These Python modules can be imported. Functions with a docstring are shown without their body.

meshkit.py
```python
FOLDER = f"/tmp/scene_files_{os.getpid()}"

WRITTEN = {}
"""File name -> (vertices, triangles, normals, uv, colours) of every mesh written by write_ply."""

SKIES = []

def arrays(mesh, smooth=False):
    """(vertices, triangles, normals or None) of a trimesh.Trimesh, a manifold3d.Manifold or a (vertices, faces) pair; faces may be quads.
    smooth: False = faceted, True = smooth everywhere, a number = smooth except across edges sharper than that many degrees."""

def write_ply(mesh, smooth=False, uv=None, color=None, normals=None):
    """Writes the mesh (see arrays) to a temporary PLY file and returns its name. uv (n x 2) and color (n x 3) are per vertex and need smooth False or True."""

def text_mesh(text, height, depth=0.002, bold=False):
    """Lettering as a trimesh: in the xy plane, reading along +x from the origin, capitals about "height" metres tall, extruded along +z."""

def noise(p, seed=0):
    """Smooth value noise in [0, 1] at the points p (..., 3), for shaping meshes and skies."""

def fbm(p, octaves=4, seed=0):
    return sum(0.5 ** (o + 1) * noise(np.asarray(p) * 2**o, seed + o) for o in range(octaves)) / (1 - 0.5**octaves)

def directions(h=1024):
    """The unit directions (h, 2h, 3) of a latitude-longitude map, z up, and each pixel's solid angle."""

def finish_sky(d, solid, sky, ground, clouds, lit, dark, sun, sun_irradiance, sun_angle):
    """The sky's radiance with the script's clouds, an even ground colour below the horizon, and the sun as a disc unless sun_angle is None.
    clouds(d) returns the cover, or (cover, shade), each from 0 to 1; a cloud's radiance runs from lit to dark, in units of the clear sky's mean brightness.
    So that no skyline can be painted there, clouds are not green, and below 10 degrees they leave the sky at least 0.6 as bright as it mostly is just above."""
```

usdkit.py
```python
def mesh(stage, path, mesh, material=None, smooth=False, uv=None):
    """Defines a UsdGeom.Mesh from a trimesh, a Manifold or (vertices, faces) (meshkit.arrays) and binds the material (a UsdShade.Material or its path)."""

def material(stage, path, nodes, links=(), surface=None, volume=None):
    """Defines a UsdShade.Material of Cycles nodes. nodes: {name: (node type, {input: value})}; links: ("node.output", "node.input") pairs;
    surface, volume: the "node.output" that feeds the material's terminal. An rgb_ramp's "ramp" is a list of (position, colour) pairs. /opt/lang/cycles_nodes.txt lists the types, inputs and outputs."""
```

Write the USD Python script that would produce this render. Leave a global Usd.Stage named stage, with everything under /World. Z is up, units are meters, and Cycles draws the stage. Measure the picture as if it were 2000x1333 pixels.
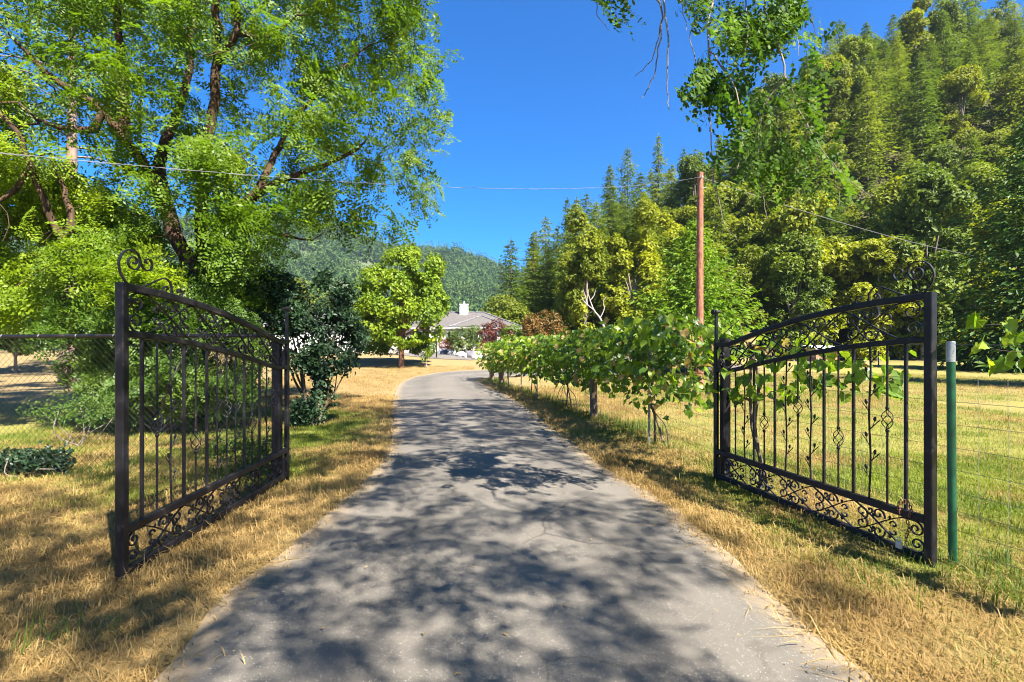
import math, numpy as np, trimesh, usdkit, meshkit, shapely
from scipy.spatial import cKDTree
from shapely.geometry import Polygon
from pxr import Usd, UsdGeom, UsdLux, UsdShade, Gf, Sdf, Vt

# ---------------------------------------------------------------- camera, sky, sun, exposure
stage = Usd.Stage.CreateInMemory()
UsdGeom.SetStageUpAxis(stage, 'Z'); UsdGeom.SetStageMetersPerUnit(stage, 1.0)
UsdGeom.Xform.Define(stage, '/World'); UsdGeom.Scope.Define(stage, '/World/Looks')
FPX, HOR, EYE = 950.0, 685.0, 1.5          # focal length in photo pixels, horizon row, eye height
cam = UsdGeom.Camera.Define(stage, '/World/camera')
cam.CreateHorizontalApertureAttr(36.0); cam.CreateFocalLengthAttr(36.0 * FPX / 2000)
cam.CreateVerticalApertureOffsetAttr((HOR - 666.5) / 2000 * 36.0)
cam.CreateClippingRangeAttr((0.05, 20000.0)); cam.CreateExposureAttr(2.42)
cam.AddTranslateOp().Set((0, 0, EYE)); cam.AddRotateXOp().Set(90.0)
SUN_AZ = np.array([0.66, -0.7513]); SUN_EL = math.radians(48.0)
sun_dir = np.array([SUN_AZ[0] * math.cos(SUN_EL), SUN_AZ[1] * math.cos(SUN_EL), math.sin(SUN_EL)])
sun = UsdLux.DistantLight.Define(stage, '/World/sun')
sun.CreateIntensityAttr(1.25); sun.CreateAngleAttr(0.5); sun.CreateColorAttr((1.0, 0.915, 0.785)); sun.GetPrim().CreateAttribute('inputs:normalize', Sdf.ValueTypeNames.Bool).Set(True)
zc = Gf.Rotation(Gf.Vec3d(0, 0, 1), Gf.Vec3d(*sun_dir)); sun.AddTransformOp().Set(Gf.Matrix4d().SetRotate(zc))
dome = UsdLux.DomeLight.Define(stage, '/World/sky')
skymat = usdkit.material(stage, '/World/Looks/sky_look', {
    'sky': ('sky_texture', {'sky_type': 'single_scattering', 'sun_disc': False, 'sun_elevation': SUN_EL, 'sun_rotation': math.atan2(sun_dir[0], sun_dir[1]),
                            'altitude': 300.0, 'air_density': 1.0, 'aerosol_density': 0.6, 'ozone_density': 3.0}),
    'sat': ('hsv', {'hue': 0.5, 'saturation': 2.2, 'value': 0.80, 'fac': 1.0}),
    'tint': ('mix', {'mix_type': 'multiply', 'fac': 1.0, 'color2': (1.0, .80, 1.0)}), 'bg': ('background_shader', {'strength': 0.062})}, [('sky.color', 'sat.color'), ('sat.color', 'tint.color1'), ('tint.color', 'bg.color')], surface='bg.background')
UsdShade.MaterialBindingAPI.Apply(dome.GetPrim()).Bind(skymat)
for k, v in (('kind', 'structure'), ('label', 'clear deep blue summer sky'), ('category', 'sky')): dome.GetPrim().SetCustomDataByKey(k, v)

# ---------------------------------------------------------------- helpers
R = np.random.default_rng(7)
used = {}
def path_for(parent, name):
    n = used.get((parent, name), -1) + 1; used[(parent, name)] = n
    return f'{parent}/{name}' + (f'_{n:03d}' if n else '')
def tag(prim, **kw):
    for k, v in kw.items():
        if v: prim.SetCustomDataByKey(k, v)
def thing(name, label, cat, group=None, loc=None, rz=0.0, s=1.0):
    p = path_for('/World', name); x = UsdGeom.Xform.Define(stage, p)
    x.AddTransformOp().Set(xf(loc, rz, s)); tag(x.GetPrim(), label=label, category=cat, group=group)
    return p
def xf(loc=None, rz=0.0, s=1.0):
    m = Gf.Matrix4d().SetScale(Gf.Vec3d(*(s if np.ndim(s) else (s, s, s)))) * Gf.Matrix4d().SetRotate(Gf.Rotation(Gf.Vec3d(0, 0, 1), math.degrees(rz)))
    return m * Gf.Matrix4d().SetTranslate(Gf.Vec3d(*map(float, loc if loc is not None else (0, 0, 0))))
def copy(src, label, cat=None, group=None, loc=None, rz=0.0, s=1.0):
    p = path_for('/World', src.split('/')[-1].rstrip('0123456789').rstrip('_')); x = UsdGeom.Xform.Define(stage, p)
    x.GetPrim().GetReferences().AddInternalReference(src)
    x.ClearXformOpOrder(); x.AddTransformOp().Set(xf(loc, rz, s)); x.GetPrim().SetInstanceable(True)
    tag(x.GetPrim(), label=label, category=cat or stage.GetPrimAtPath(src).GetCustomDataByKey('category'), group=group)
    return p
def part(parent, name, m, mat, smooth=False, **kw):
    p = path_for(parent, name); q = usdkit.mesh(stage, p, m, mat, smooth); tag(q.GetPrim(), **kw)
    return p
def top(name, m, mat, label, cat, smooth=False, group=None, kind=None):
    p = path_for('/World', name); q = usdkit.mesh(stage, p, m, mat, smooth); tag(q.GetPrim(), label=label, category=cat, group=group, kind=kind)
    return q
def join(ms):
    vs, fs, n = [], [], 0
    for v, f in ms:
        v = np.asarray(v, float); f = np.asarray(f, int)
        if f.shape[1] == 4: f = np.vstack([f[:, [0, 1, 2]], f[:, [0, 2, 3]]])
        vs.append(v); fs.append(f + n); n += len(v)
    return np.vstack(vs), np.vstack(fs)
def tube(pts, rad, sides=6, cap=True):
    p = np.asarray(pts, float); n = len(p); rad = np.broadcast_to(np.asarray(rad, float), (n,))
    t = np.gradient(p, axis=0); t /= np.linalg.norm(t, axis=1, keepdims=True) + 1e-12
    a = np.cross(t[0], [0, 0, 1.0] if abs(t[0][2]) < .9 else [1.0, 0, 0]); a /= np.linalg.norm(a)
    A = []
    for i in range(n):
        a = a - t[i] * (a @ t[i]); a /= np.linalg.norm(a) + 1e-12; A.append(a)
    A = np.array(A); B = np.cross(t, A); ang = np.arange(sides) * 2 * np.pi / sides
    v = (p[:, None] + rad[:, None, None] * (np.cos(ang)[None, :, None] * A[:, None] + np.sin(ang)[None, :, None] * B[:, None])).reshape(-1, 3)
    i, j = np.meshgrid(np.arange(n - 1), np.arange(sides), indexing='ij'); k = (j + 1) % sides
    q = np.stack([i * sides + j, i * sides + k, (i + 1) * sides + k, (i + 1) * sides + j], -1).reshape(-1, 4)
    f = np.vstack([q[:, [0, 1, 2]], q[:, [0, 2, 3]]])
    if cap:
        m = len(v); v = np.vstack([v, p[:1], p[-1:]]); jj = np.arange(sides); kk = (jj + 1) % sides
        f = np.vstack([f, np.stack([np.full(sides, m), kk, jj], 1), np.stack([np.full(sides, m + 1), (n - 1) * sides + jj, (n - 1) * sides + kk], 1)])
    return v, f
def sweep(pts, N, w, h, c=0.12, closed_ends=True):
    """chamfered rectangular bar along pts; w across the plane normal N, h within the plane"""
    p = np.asarray(pts, float); n = len(p); N = np.asarray(N, float)
    t = np.gradient(p, axis=0); t /= np.linalg.norm(t, axis=1, keepdims=True) + 1e-12
    B = np.cross(t, N); B /= np.linalg.norm(B, axis=1, keepdims=True) + 1e-12
    e = c * min(w, h); W, Hh = w / 2, h / 2
    sec = [(W, -Hh + e), (W, Hh - e), (W - e, Hh), (-W + e, Hh), (-W, Hh - e), (-W, -Hh + e), (-W + e, -Hh), (W - e, -Hh)] if c else [(W, -Hh), (W, Hh), (-W, Hh), (-W, -Hh)]
    s = len(sec); v = np.concatenate([(p[i] + np.array([a * N + b * B[i] for a, b in sec])) for i in range(n)])
    f = []
    for i in range(n - 1):
        for j in range(s):
            k = (j + 1) % s; f += [(i * s + j, i * s + k, (i + 1) * s + k), (i * s + j, (i + 1) * s + k, (i + 1) * s + j)]
    for j in range(1, s - 1): f += [(0, j + 1, j), ((n - 1) * s, (n - 1) * s + j, (n - 1) * s + j + 1)]
    f = np.array(f)
    m = trimesh.Trimesh(v, f, process=False)
    if m.volume < 0: f = f[:, ::-1]
    return v, f
def box(x0, x1, y0, y1, z0, z1):
    b = trimesh.creation.box([x1 - x0, y1 - y0, z1 - z0]); b.apply_translation([(x0 + x1) / 2, (y0 + y1) / 2, (z0 + z1) / 2])
    return np.array(b.vertices), np.array(b.faces)
def spline(p, n=8):
    p = np.asarray(p, float); q = np.vstack([2 * p[0] - p[1], p, 2 * p[-1] - p[-2]]); out = []
    for i in range(1, len(q) - 2):
        for t in np.arange(n) / n:
            a, b, c, d = q[i - 1], q[i], q[i + 1], q[i + 2]
            out.append(.5 * (2 * b + (c - a) * t + (2 * a - 5 * b + 4 * c - d) * t * t + (3 * b - a - 3 * c + d) * t ** 3))
    return np.array(out + [p[-1]])
def sstep(a, b, x):
    t = np.clip((np.asarray(x, float) - a) / (b - a), 0, 1); return t * t * (3 - 2 * t)
def at(px, py, Y): return np.array([(px - 1000) / FPX * Y, Y, EYE - (py - HOR) / FPX * Y])
def noise2(x, y, s, seed=0): return meshkit.fbm(np.stack([np.asarray(x, float) / s, np.asarray(y, float) / s, np.zeros(np.shape(x))], -1), 3, seed)
def unit(v): return v / (np.linalg.norm(v, axis=-1, keepdims=True) + 1e-12)

# ---------------------------------------------------------------- materials
def M(name, nodes, links=(), surface='p.BSDF', **k): return usdkit.material(stage, f'/World/Looks/{name}', nodes, links, surface=surface, **k)
def plain(name, col, rough=.6, var=.12, scale=20, metallic=0., spec=.5, bump=0.0):
    return M(name, {'g': ('geometry', {}), 'n': ('noise_texture', {'scale': scale, 'detail': 4.0}),
        'r': ('rgb_ramp', {'ramp': [(.25, tuple(c * (1 - var * 2) for c in col)), (.75, tuple(min(1, c * (1 + var * 2)) for c in col))]}),
        'b': ('bump', {'strength': bump, 'distance': .01}),
        'p': ('principled_bsdf', {'roughness': rough, 'metallic': metallic, 'specular_ior_level': spec})},
        [('g.position', 'n.vector'), ('n.fac', 'r.fac'), ('r.color', 'p.base_color')] + ([('n.fac', 'b.height'), ('b.normal', 'p.normal')] if bump else []))
def leafy(name, dark, lit, trans=.35, rough=.5, scale=1.5, tcol=None, spec=.3, inst=True):
    """foliage: colour wanders with position and from copy to copy; part of the light goes through"""
    tc = tcol or tuple(min(1, c * 1.5) for c in lit)
    return M(name, {'g': ('geometry', {}), 'o': ('object_info', {}), 'n': ('noise_texture', {'scale': scale, 'detail': 3.0}), 'w': ('white_noise_texture', {'dimensions': '1D'}),
        'ri': ('math', {'math_type': 'multiply', 'value2': 1.0}), 'm1': ('math', {'math_type': 'multiply_add', 'value2': .30, 'value3': -.15}), 'm2': ('math', {'math_type': 'multiply_add', 'value2': .34, 'value3': -.17}),
        'a1': ('math', {'math_type': 'add'}), 'a2': ('math', {'math_type': 'add', 'use_clamp': True}),
        'r': ('rgb_ramp', {'ramp': [(.25, dark), (.75, lit)]}), 'p': ('principled_bsdf', {'roughness': rough, 'specular_ior_level': spec}),
        'tm': ('mix', {'mix_type': 'multiply', 'fac': 1.0, 'color2': (1.5, 1.55, .75)}), 't': ('translucent_bsdf', {'color': tc}), 'x': ('mix_closure', {'fac': trans})},
        [('g.position', 'n.vector'), ('g.random_per_island', 'm1.value1'), ('o.random', 'm2.value1'), ('m1.value', 'a1.value1'), ('m2.value', 'a1.value2'), ('n.fac', 'a2.value1'), ('a1.value', 'a2.value2'),
         ('a2.value', 'r.fac'), ('r.color', 'p.base_color'), ('r.color', 'tm.color1'), ('tm.color', 't.color'), ('p.BSDF', 'x.closure1'), ('t.BSDF', 'x.closure2')], surface='x.closure')
def bark(name, c1, c2, scale=6):
    return M(name, {'g': ('geometry', {}), 'mp': ('mapping', {'scale': (1, 1, .25)}), 'n': ('noise_texture', {'scale': scale * 3, 'detail': 6.0, 'roughness': .7}),
        'r': ('rgb_ramp', {'ramp': [(.35, c1), (.62, c2)]}), 'b': ('bump', {'strength': .9, 'distance': .03}), 'p': ('principled_bsdf', {'roughness': .9, 'specular_ior_level': .15})},
        [('g.position', 'mp.vector'), ('mp.vector', 'n.vector'), ('n.fac', 'r.fac'), ('r.color', 'p.base_color'), ('n.fac', 'b.height'), ('b.normal', 'p.normal')])
iron = M('black_iron', {'g': ('geometry', {}), 'n': ('noise_texture', {'scale': 9.0, 'detail': 6.0, 'roughness': .7}), 'n2': ('noise_texture', {'scale': 140.0, 'detail': 2.0}),
    'r': ('rgb_ramp', {'ramp': [(.45, (.006, .006, .008)), (.60, (.011, .010, .012)), (.72, (.06, .042, .030))]}), 'rr': ('map_range', {'from_min': .3, 'from_max': .7, 'to_min': .28, 'to_max': .55}),
    'b': ('bump', {'strength': .15, 'distance': .004}), 'p': ('principled_bsdf', {'specular_ior_level': .28})},
    [('g.position', 'n.vector'), ('g.position', 'n2.vector'), ('n.fac', 'r.fac'), ('r.color', 'p.base_color'), ('n.fac', 'rr.value'), ('rr.result', 'p.roughness'), ('n2.fac', 'b.height'), ('b.normal', 'p.normal')])
galv = plain('galvanised_steel', (.45, .46, .48), .38, .1, 60, .7)
wirem = plain('fence_wire', (.16, .15, .14), .5, .2, 30, .5)
chainwire = plain('dark_wire', (.05, .05, .05), .5, .2, 30, .3)
greenpaint = plain('green_paint', (.012, .090, .038), .4, .2, 14)
cable_grey = plain('cable_grey', (.13, .13, .14), .5, .1, 30)
rust = plain('rusty_steel', (.16, .06, .03), .7, .3, 60, .2)
polewood = bark('pole_wood', (.14, .055, .035), (.30, .135, .085), 4)
postwood = bark('weathered_post', (.08, .058, .040), (.18, .135, .095), 6)
locust_bark = bark('locust_bark', (.020, .013, .010), (.078, .048, .028), 3)
grey_bark = bark('grey_bark', (.10, .085, .07), (.22, .18, .15), 3)
pine_bark = bark('pine_bark', (.12, .078, .062), (.235, .165, .135), 1.5)
fir_bark = bark('fir_bark', (.07, .05, .04), (.16, .12, .09), 2)
dead_wood = bark('dead_wood', (.24, .21, .19), (.42, .38, .35), 3)
vine_bark = bark('vine_bark', (.06, .045, .03), (.16, .12, .085), 9)
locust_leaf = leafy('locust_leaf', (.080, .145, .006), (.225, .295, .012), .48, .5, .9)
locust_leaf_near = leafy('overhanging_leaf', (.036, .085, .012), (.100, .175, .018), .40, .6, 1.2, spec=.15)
lime_leaf = leafy('lime_leaf', (.090, .155, .006), (.250, .320, .012), .35, .5, .7)
shrub_leaf = leafy('dark_shrub_leaf', (.020, .048, .018), (.058, .115, .036), .2, .48, 2.0, spec=.3)
bush_leaf = leafy('bush_leaf', (.050, .100, .010), (.150, .215, .016), .35, .5, 1.3)
cedar_leaf = leafy('cedar_spray', (.085, .160, .008), (.220, .330, .014), .36, .6, .6)
conifer_leaf = leafy('conifer_needles', (.036, .085, .010), (.110, .190, .014), .25, .6, .5)
fir_leaf = leafy('fir_needles', (.065, .105, .010), (.205, .240, .018), .42, .6, .35)
oak_leaf = leafy('oak_leaves', (.100, .130, .006), (.320, .335, .010), .36, .6, .22)
oak_leaf_dark = leafy('dark_oak_leaves', (.065, .105, .008), (.200, .245, .014), .3, .6, .22)
farleaf = leafy('far_forest', (.040, .085, .014), (.150, .210, .026), .1, .8, .02)
red_leaf = leafy('red_leaves', (.085, .022, .014), (.21, .075, .030), .3, .5, 1.2)
rust_leaf = leafy('rusty_leaves', (.080, .055, .012), (.23, .105, .022), .3, .5, .8)
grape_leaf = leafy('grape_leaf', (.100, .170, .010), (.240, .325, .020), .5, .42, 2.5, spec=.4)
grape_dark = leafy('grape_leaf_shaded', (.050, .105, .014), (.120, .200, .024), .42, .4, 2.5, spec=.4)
grape_dry = leafy('grape_leaf_dry', (.24, .17, .055), (.42, .31, .13), .35, .6, 3)
weed_leaf = leafy('weed_leaf', (.060, .105, .012), (.16, .22, .028), .35, .5, 2)
ivy_leaf = leafy('ivy_leaf', (.014, .036, .014), (.040, .078, .024), .2, .4, 3)
dry_blade = leafy('straw_blade', (.21, .136, .048), (.43, .310, .122), .25, .7, 1.2)
olive_blade = leafy('half_dry_blade', (.19, .165, .040), (.36, .31, .085), .3, .7, 1.2)
green_blade = leafy('green_blade', (.085, .125, .012), (.22, .26, .030), .35, .6, 1.0)

asphalt = M('asphalt', {'g': ('geometry', {}), 'n1': ('noise_texture', {'scale': .55, 'detail': 5.0, 'roughness': .6}), 'n2': ('noise_texture', {'scale': 160.0, 'detail': 3.0, 'roughness': .7}), 'v': ('voronoi_texture', {'scale': 300.0}),
    'n3': ('noise_texture', {'scale': 14.0, 'detail': 5.0}), 'a': ('attribute', {'attribute': 'edge'}), 'an': ('math', {'math_type': 'multiply'}),
    'r1': ('rgb_ramp', {'ramp': [(.3, (.086, .079, .069)), (.7, (.128, .117, .102))]}), 'r2': ('rgb_ramp', {'ramp': [(.32, (.72, .72, .72)), (.68, (1.25, 1.25, 1.25))]}),
    'r3': ('rgb_ramp', {'ramp': [(.0, (.45, .45, .45)), (.010, (1, 1, 1))]}), 'vc': ('voronoi_texture', {'scale': .62, 'feature': 'distance_to_edge'}), 'nd': ('noise_texture', {'scale': 2.5, 'detail': 4.0}), 'ndm': ('mix', {'mix_type': 'linear_light', 'fac': .22}), 'n4': ('noise_texture', {'scale': .35}), 'cm': ('map_range', {'from_min': .50, 'from_max': .58, 'to_min': 0.0, 'to_max': 1.0, 'clamp': True}), 'ck': ('mix', {'mix_type': 'multiply'}), 'tr': ('attribute', {'attribute': 'track'}), 'tm': ('mix', {'mix_type': 'multiply', 'color2': (.80, .80, .81)}), 'm': ('mix', {'mix_type': 'multiply', 'fac': 1.0}), 'wv': ('separate_color', {}), 'sp': ('math', {'math_type': 'greater_than', 'value2': .99}),
    'x': ('mix', {'mix_type': 'mix', 'color2': (.50, .47, .42)}), 'dst': ('mix', {'mix_type': 'mix', 'color2': (.26, .19, .11)}), 'b': ('bump', {'strength': .55, 'distance': .006}), 'p': ('principled_bsdf', {'roughness': .82, 'specular_ior_level': .3})},
    [('g.position', 'n1.vector'), ('g.position', 'n2.vector'), ('g.position', 'v.vector'), ('g.position', 'n3.vector'), ('n1.fac', 'r1.fac'), ('n2.fac', 'r2.fac'), ('r1.color', 'm.color1'), ('r2.color', 'm.color2'),
     ('v.color', 'wv.color'), ('wv.r', 'sp.value1'), ('sp.value', 'x.fac'), ('g.position', 'nd.vector'), ('g.position', 'ndm.color1'), ('nd.color', 'ndm.color2'), ('ndm.color', 'vc.vector'), ('vc.distance', 'r3.fac'), ('g.position', 'n4.vector'), ('n4.fac', 'cm.value'), ('cm.result', 'ck.fac'), ('m.color', 'tm.color1'), ('tr.fac', 'tm.fac'), ('tm.color', 'ck.color1'), ('r3.color', 'ck.color2'), ('ck.color', 'x.color1'), ('a.fac', 'an.value1'), ('n3.fac', 'an.value2'), ('an.value', 'dst.fac'), ('x.color', 'dst.color1'), ('dst.color', 'p.base_color'), ('n2.fac', 'b.height'), ('b.normal', 'p.normal')])
groundm = M('ground_look', {'g': ('geometry', {}), 'n1': ('noise_texture', {'scale': .5, 'detail': 6.0, 'roughness': .65}), 'n2': ('noise_texture', {'scale': 26.0, 'detail': 6.0, 'roughness': .75}), 'mp': ('mapping', {'scale': (7, 22, 10)}), 'n3': ('noise_texture', {'scale': 3.0, 'detail': 5.0, 'roughness': .8}),
    'a': ('attribute', {'attribute': 'green'}), 'w': ('attribute', {'attribute': 'wood'}), 'ad': ('math', {'math_type': 'multiply_add', 'value2': .9, 'value3': -.45}), 'mx': ('math', {'math_type': 'add', 'use_clamp': True}),
    'rd': ('rgb_ramp', {'ramp': [(.25, (.11, .078, .036)), (.5, (.195, .146, .068)), (.75, (.27, .210, .105))]}), 'rg': ('rgb_ramp', {'ramp': [(.25, (.070, .085, .014)), (.5, (.165, .175, .030)), (.75, (.27, .265, .065))]}),
    'rw': ('rgb_ramp', {'ramp': [(.3, (.030, .032, .014)), (.7, (.085, .080, .035))]}), 'st': ('rgb_ramp', {'ramp': [(.3, (.6, .6, .6)), (.7, (1.3, 1.3, 1.3))]}),
    'x': ('mix', {'mix_type': 'mix'}), 'y': ('mix', {'mix_type': 'mix'}), 'z': ('mix', {'mix_type': 'multiply', 'fac': .6}), 'b': ('bump', {'strength': .8, 'distance': .03}), 'p': ('principled_bsdf', {'roughness': .95, 'specular_ior_level': .1})},
    [('g.position', 'n1.vector'), ('g.position', 'n2.vector'), ('g.position', 'mp.vector'), ('mp.vector', 'n3.vector'), ('n1.fac', 'ad.value1'), ('ad.value', 'mx.value1'), ('a.fac', 'mx.value2'), ('mx.value', 'x.fac'), ('n2.fac', 'rd.fac'), ('n2.fac', 'rg.fac'), ('n2.fac', 'rw.fac'),
     ('rd.color', 'x.color1'), ('rg.color', 'x.color2'), ('n3.fac', 'st.fac'), ('x.color', 'z.color1'), ('st.color', 'z.color2'), ('w.fac', 'y.fac'), ('z.color', 'y.color1'), ('rw.color', 'y.color2'), ('y.color', 'p.base_color'), ('n2.fac', 'b.height'), ('b.normal', 'p.normal')])
hillm = plain('far_hill_floor', (.050, .065, .026), .95, .3, .03)
white_paint = plain('white_paint', (.78, .77, .74), .5, .04, 8)
trim_grey = plain('trim_grey', (.30, .29, .28), .6, .05, 8)
siding = plain('siding', (.46, .43, .40), .7, .06, 6)
roofm = plain('roof_shingle', (.072, .066, .063), .9, .14, 5, bump=.3)
glassm = plain('window_glass', (.02, .025, .03), .06, .05, 5, spec=.8)
redm = plain('red_cloth', (.45, .03, .04), .6, .1, 5)
rockm = plain('boulder_rock', (.40, .39, .38), .85, .25, 3, bump=.8)
darkrock = plain('dark_boulder_rock', (.10, .10, .115), .85, .3, 3, bump=.8)
capm = plain('mushroom_wood', (.35, .15, .08), .6, .1, 5)

# ---------------------------------------------------------------- terrain
RX = [-400, -30, -8, 0, 21, 36, 47, 63, 74, 89, 105, 200]; RZ = [0, 0, 1, 3, 17, 24, 32, 47, 51, 56, 59, 62]
def gz(x, y):
    x = np.asarray(x, float); y = np.asarray(y, float)
    z = 1.15 * sstep(27, 44, y) * (1 - .75 * sstep(14, 30, x)) + .25 * sstep(44, 60, y)
    Xe = x * 100 / np.maximum(y, 50)
    z = z + np.interp(Xe, RX, RZ) * sstep(50, 102, y) * (1 + .12 * (noise2(x, y, 22, 3) - .5)) + .25 * np.clip(y - 102, 0, 30) * sstep(10, 40, x) * sstep(260, 150, y)
    return z + .06 * (noise2(x, y, 2.2, 5) - .5) * sstep(2.6, 5.0, np.abs(x - np.interp(y, [2, 10, 14, 17, 22, 28], [0, -.8, -1.6, -2.3, -3.3, -3.0])))
LE = np.array([(300, 1333), (380, 1240), (415, 1185), (480, 1140), (535, 1095), (585, 1055), (645, 1000), (700, 955), (740, 915), (762, 860), (767, 825), (768, 795), (771, 768), (784, 748), (808, 737)], float)
RE = np.array([(1715, 1332), (1630, 1265), (1550, 1200), (1470, 1125), (1400, 1065), (1320, 1000), (1240, 950), (1165, 905), (1105, 860), (1068, 830), (1030, 797), (985, 770), (950, 754), (925, 742)], float)
g2 = lambda q: np.stack([(q[:, 0] - 1000) / FPX, np.ones(len(q))], 1) * (FPX * EYE / (q[:, 1] - HOR))[:, None]
LW = np.vstack([[(-1.45, -12), (-1.47, -9), (-1.5, -6), (-1.52, -3.5), (-1.55, -1.2), (-1.58, .6), (-1.60, 1.5)], g2(LE)]); RW = np.vstack([[(1.75, -12), (1.74, -9), (1.73, -6), (1.72, -3.5), (1.70, -1.2), (1.68, .6), (1.66, 1.5)], g2(RE)])
LW = spline(LW, 5); RW = spline(RW, 5)
left_tail = spline(np.array([LW[-1], (-4.4, 30.6), (-1.5, 31.8), (3, 32.2), (9, 33), (14, 36)]), 6)[1:]
right_tail = spline(np.array([RW[-1], (-.9, 27.2), (1.5, 28.6), (5, 29), (10.5, 29.6), (17, 33)]), 6)[1:]
rag = lambda q, s: q + np.stack([(noise2(q[:, 0] * 1, q[:, 1], .35, s) - .5) * .10 + (noise2(q[:, 0], q[:, 1], 1.3, s + 1) - .5) * .10, np.zeros(len(q))], 1)
def dens(q, d=.12):
    s = np.concatenate([[0], np.cumsum(np.linalg.norm(np.diff(q, axis=0), axis=1))]); t = np.linspace(0, s[-1], int(s[-1] / d) + 2)
    return np.stack([np.interp(t, s, q[:, 0]), np.interp(t, s, q[:, 1])], 1)
LP = rag(dens(np.vstack([LW, left_tail])), 11); RP = rag(dens(np.vstack([RW, right_tail])), 21)
drive_poly = Polygon(np.vstack([LP, RP[::-1]])).buffer(0)
court_poly = Polygon([(-14, 50.5), (-9.6, 41.5), (-6.6, 38.4), (-3.2, 37.2), (-1.5, 38), (4, 36.5), (14, 36), (16, 39), (4, 42), (-.5, 45), (-1.6, 48.6), (-3, 50.8)])
def grid_strip(A, B, n):
    t = np.linspace(0, 1, n)[None, :, None]; P = A[:, None] * (1 - t) + B[:, None] * t
    i, j = np.meshgrid(np.arange(len(A) - 1), np.arange(n - 1), indexing='ij')
    q = np.stack([i * n + j, i * n + j + 1, (i + 1) * n + j + 1, (i + 1) * n + j], -1).reshape(-1, 4)
    return P.reshape(-1, 2), np.vstack([q[:, [0, 1, 2]], q[:, [0, 2, 3]]])
def attr(meshprim, name, arr):
    UsdGeom.PrimvarsAPI(meshprim).CreatePrimvar(name, Sdf.ValueTypeNames.FloatArray, 'vertex').Set(Vt.FloatArray.FromNumpy(np.asarray(arr, np.float32)))
# match the two edges by arc share, split at the same place (end of the straight part)
def resample(q, n):
    s = np.concatenate([[0], np.cumsum(np.linalg.norm(np.diff(q, axis=0), axis=1))]); t = np.linspace(0, s[-1], n)
    return np.stack([np.interp(t, s, q[:, 0]), np.interp(t, s, q[:, 1])], 1)
n1 = 330
A = np.vstack([resample(rag(dens(LW), 11), n1), resample(rag(dens(left_tail), 11), 120)[1:]]); B = np.vstack([resample(rag(dens(RW), 21), n1), resample(rag(dens(right_tail), 21), 120)[1:]])
P2, F2 = grid_strip(A, B, 15)
tt = np.tile(np.linspace(0, 1, 15), len(A)); crown = .035 * (1 - (2 * tt - 1) ** 2)
V = np.column_stack([P2, gz(P2[:, 0], P2[:, 1]) + .012 + crown])
drv = top('driveway', (V, F2), asphalt, 'grey asphalt driveway dappled with tree shade, running between the open gates', 'driveway', smooth=True, kind='structure')
attr(drv, 'edge', np.clip(1 - np.minimum(tt, 1 - tt) / .07, 0, 1) * 1.3)
attr(drv, 'track', np.exp(-((tt - .27) / .085) ** 2) + np.exp(-((tt - .73) / .085) ** 2))
tri = trimesh.creation.triangulate_polygon(court_poly, engine='earcut'); tri = trimesh.Trimesh(np.column_stack([tri[0], np.zeros(len(tri[0]))]), tri[1]) 
for _ in range(4): tri = tri.subdivide()
v = np.array(tri.vertices); v[:, 2] = gz(v[:, 0], v[:, 1]) + .03
crt = top('forecourt', (v, np.array(tri.faces)), asphalt, 'grey asphalt forecourt in front of the house', 'forecourt', smooth=True, kind='structure'); attr(crt, 'edge', np.zeros(len(v)))

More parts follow.
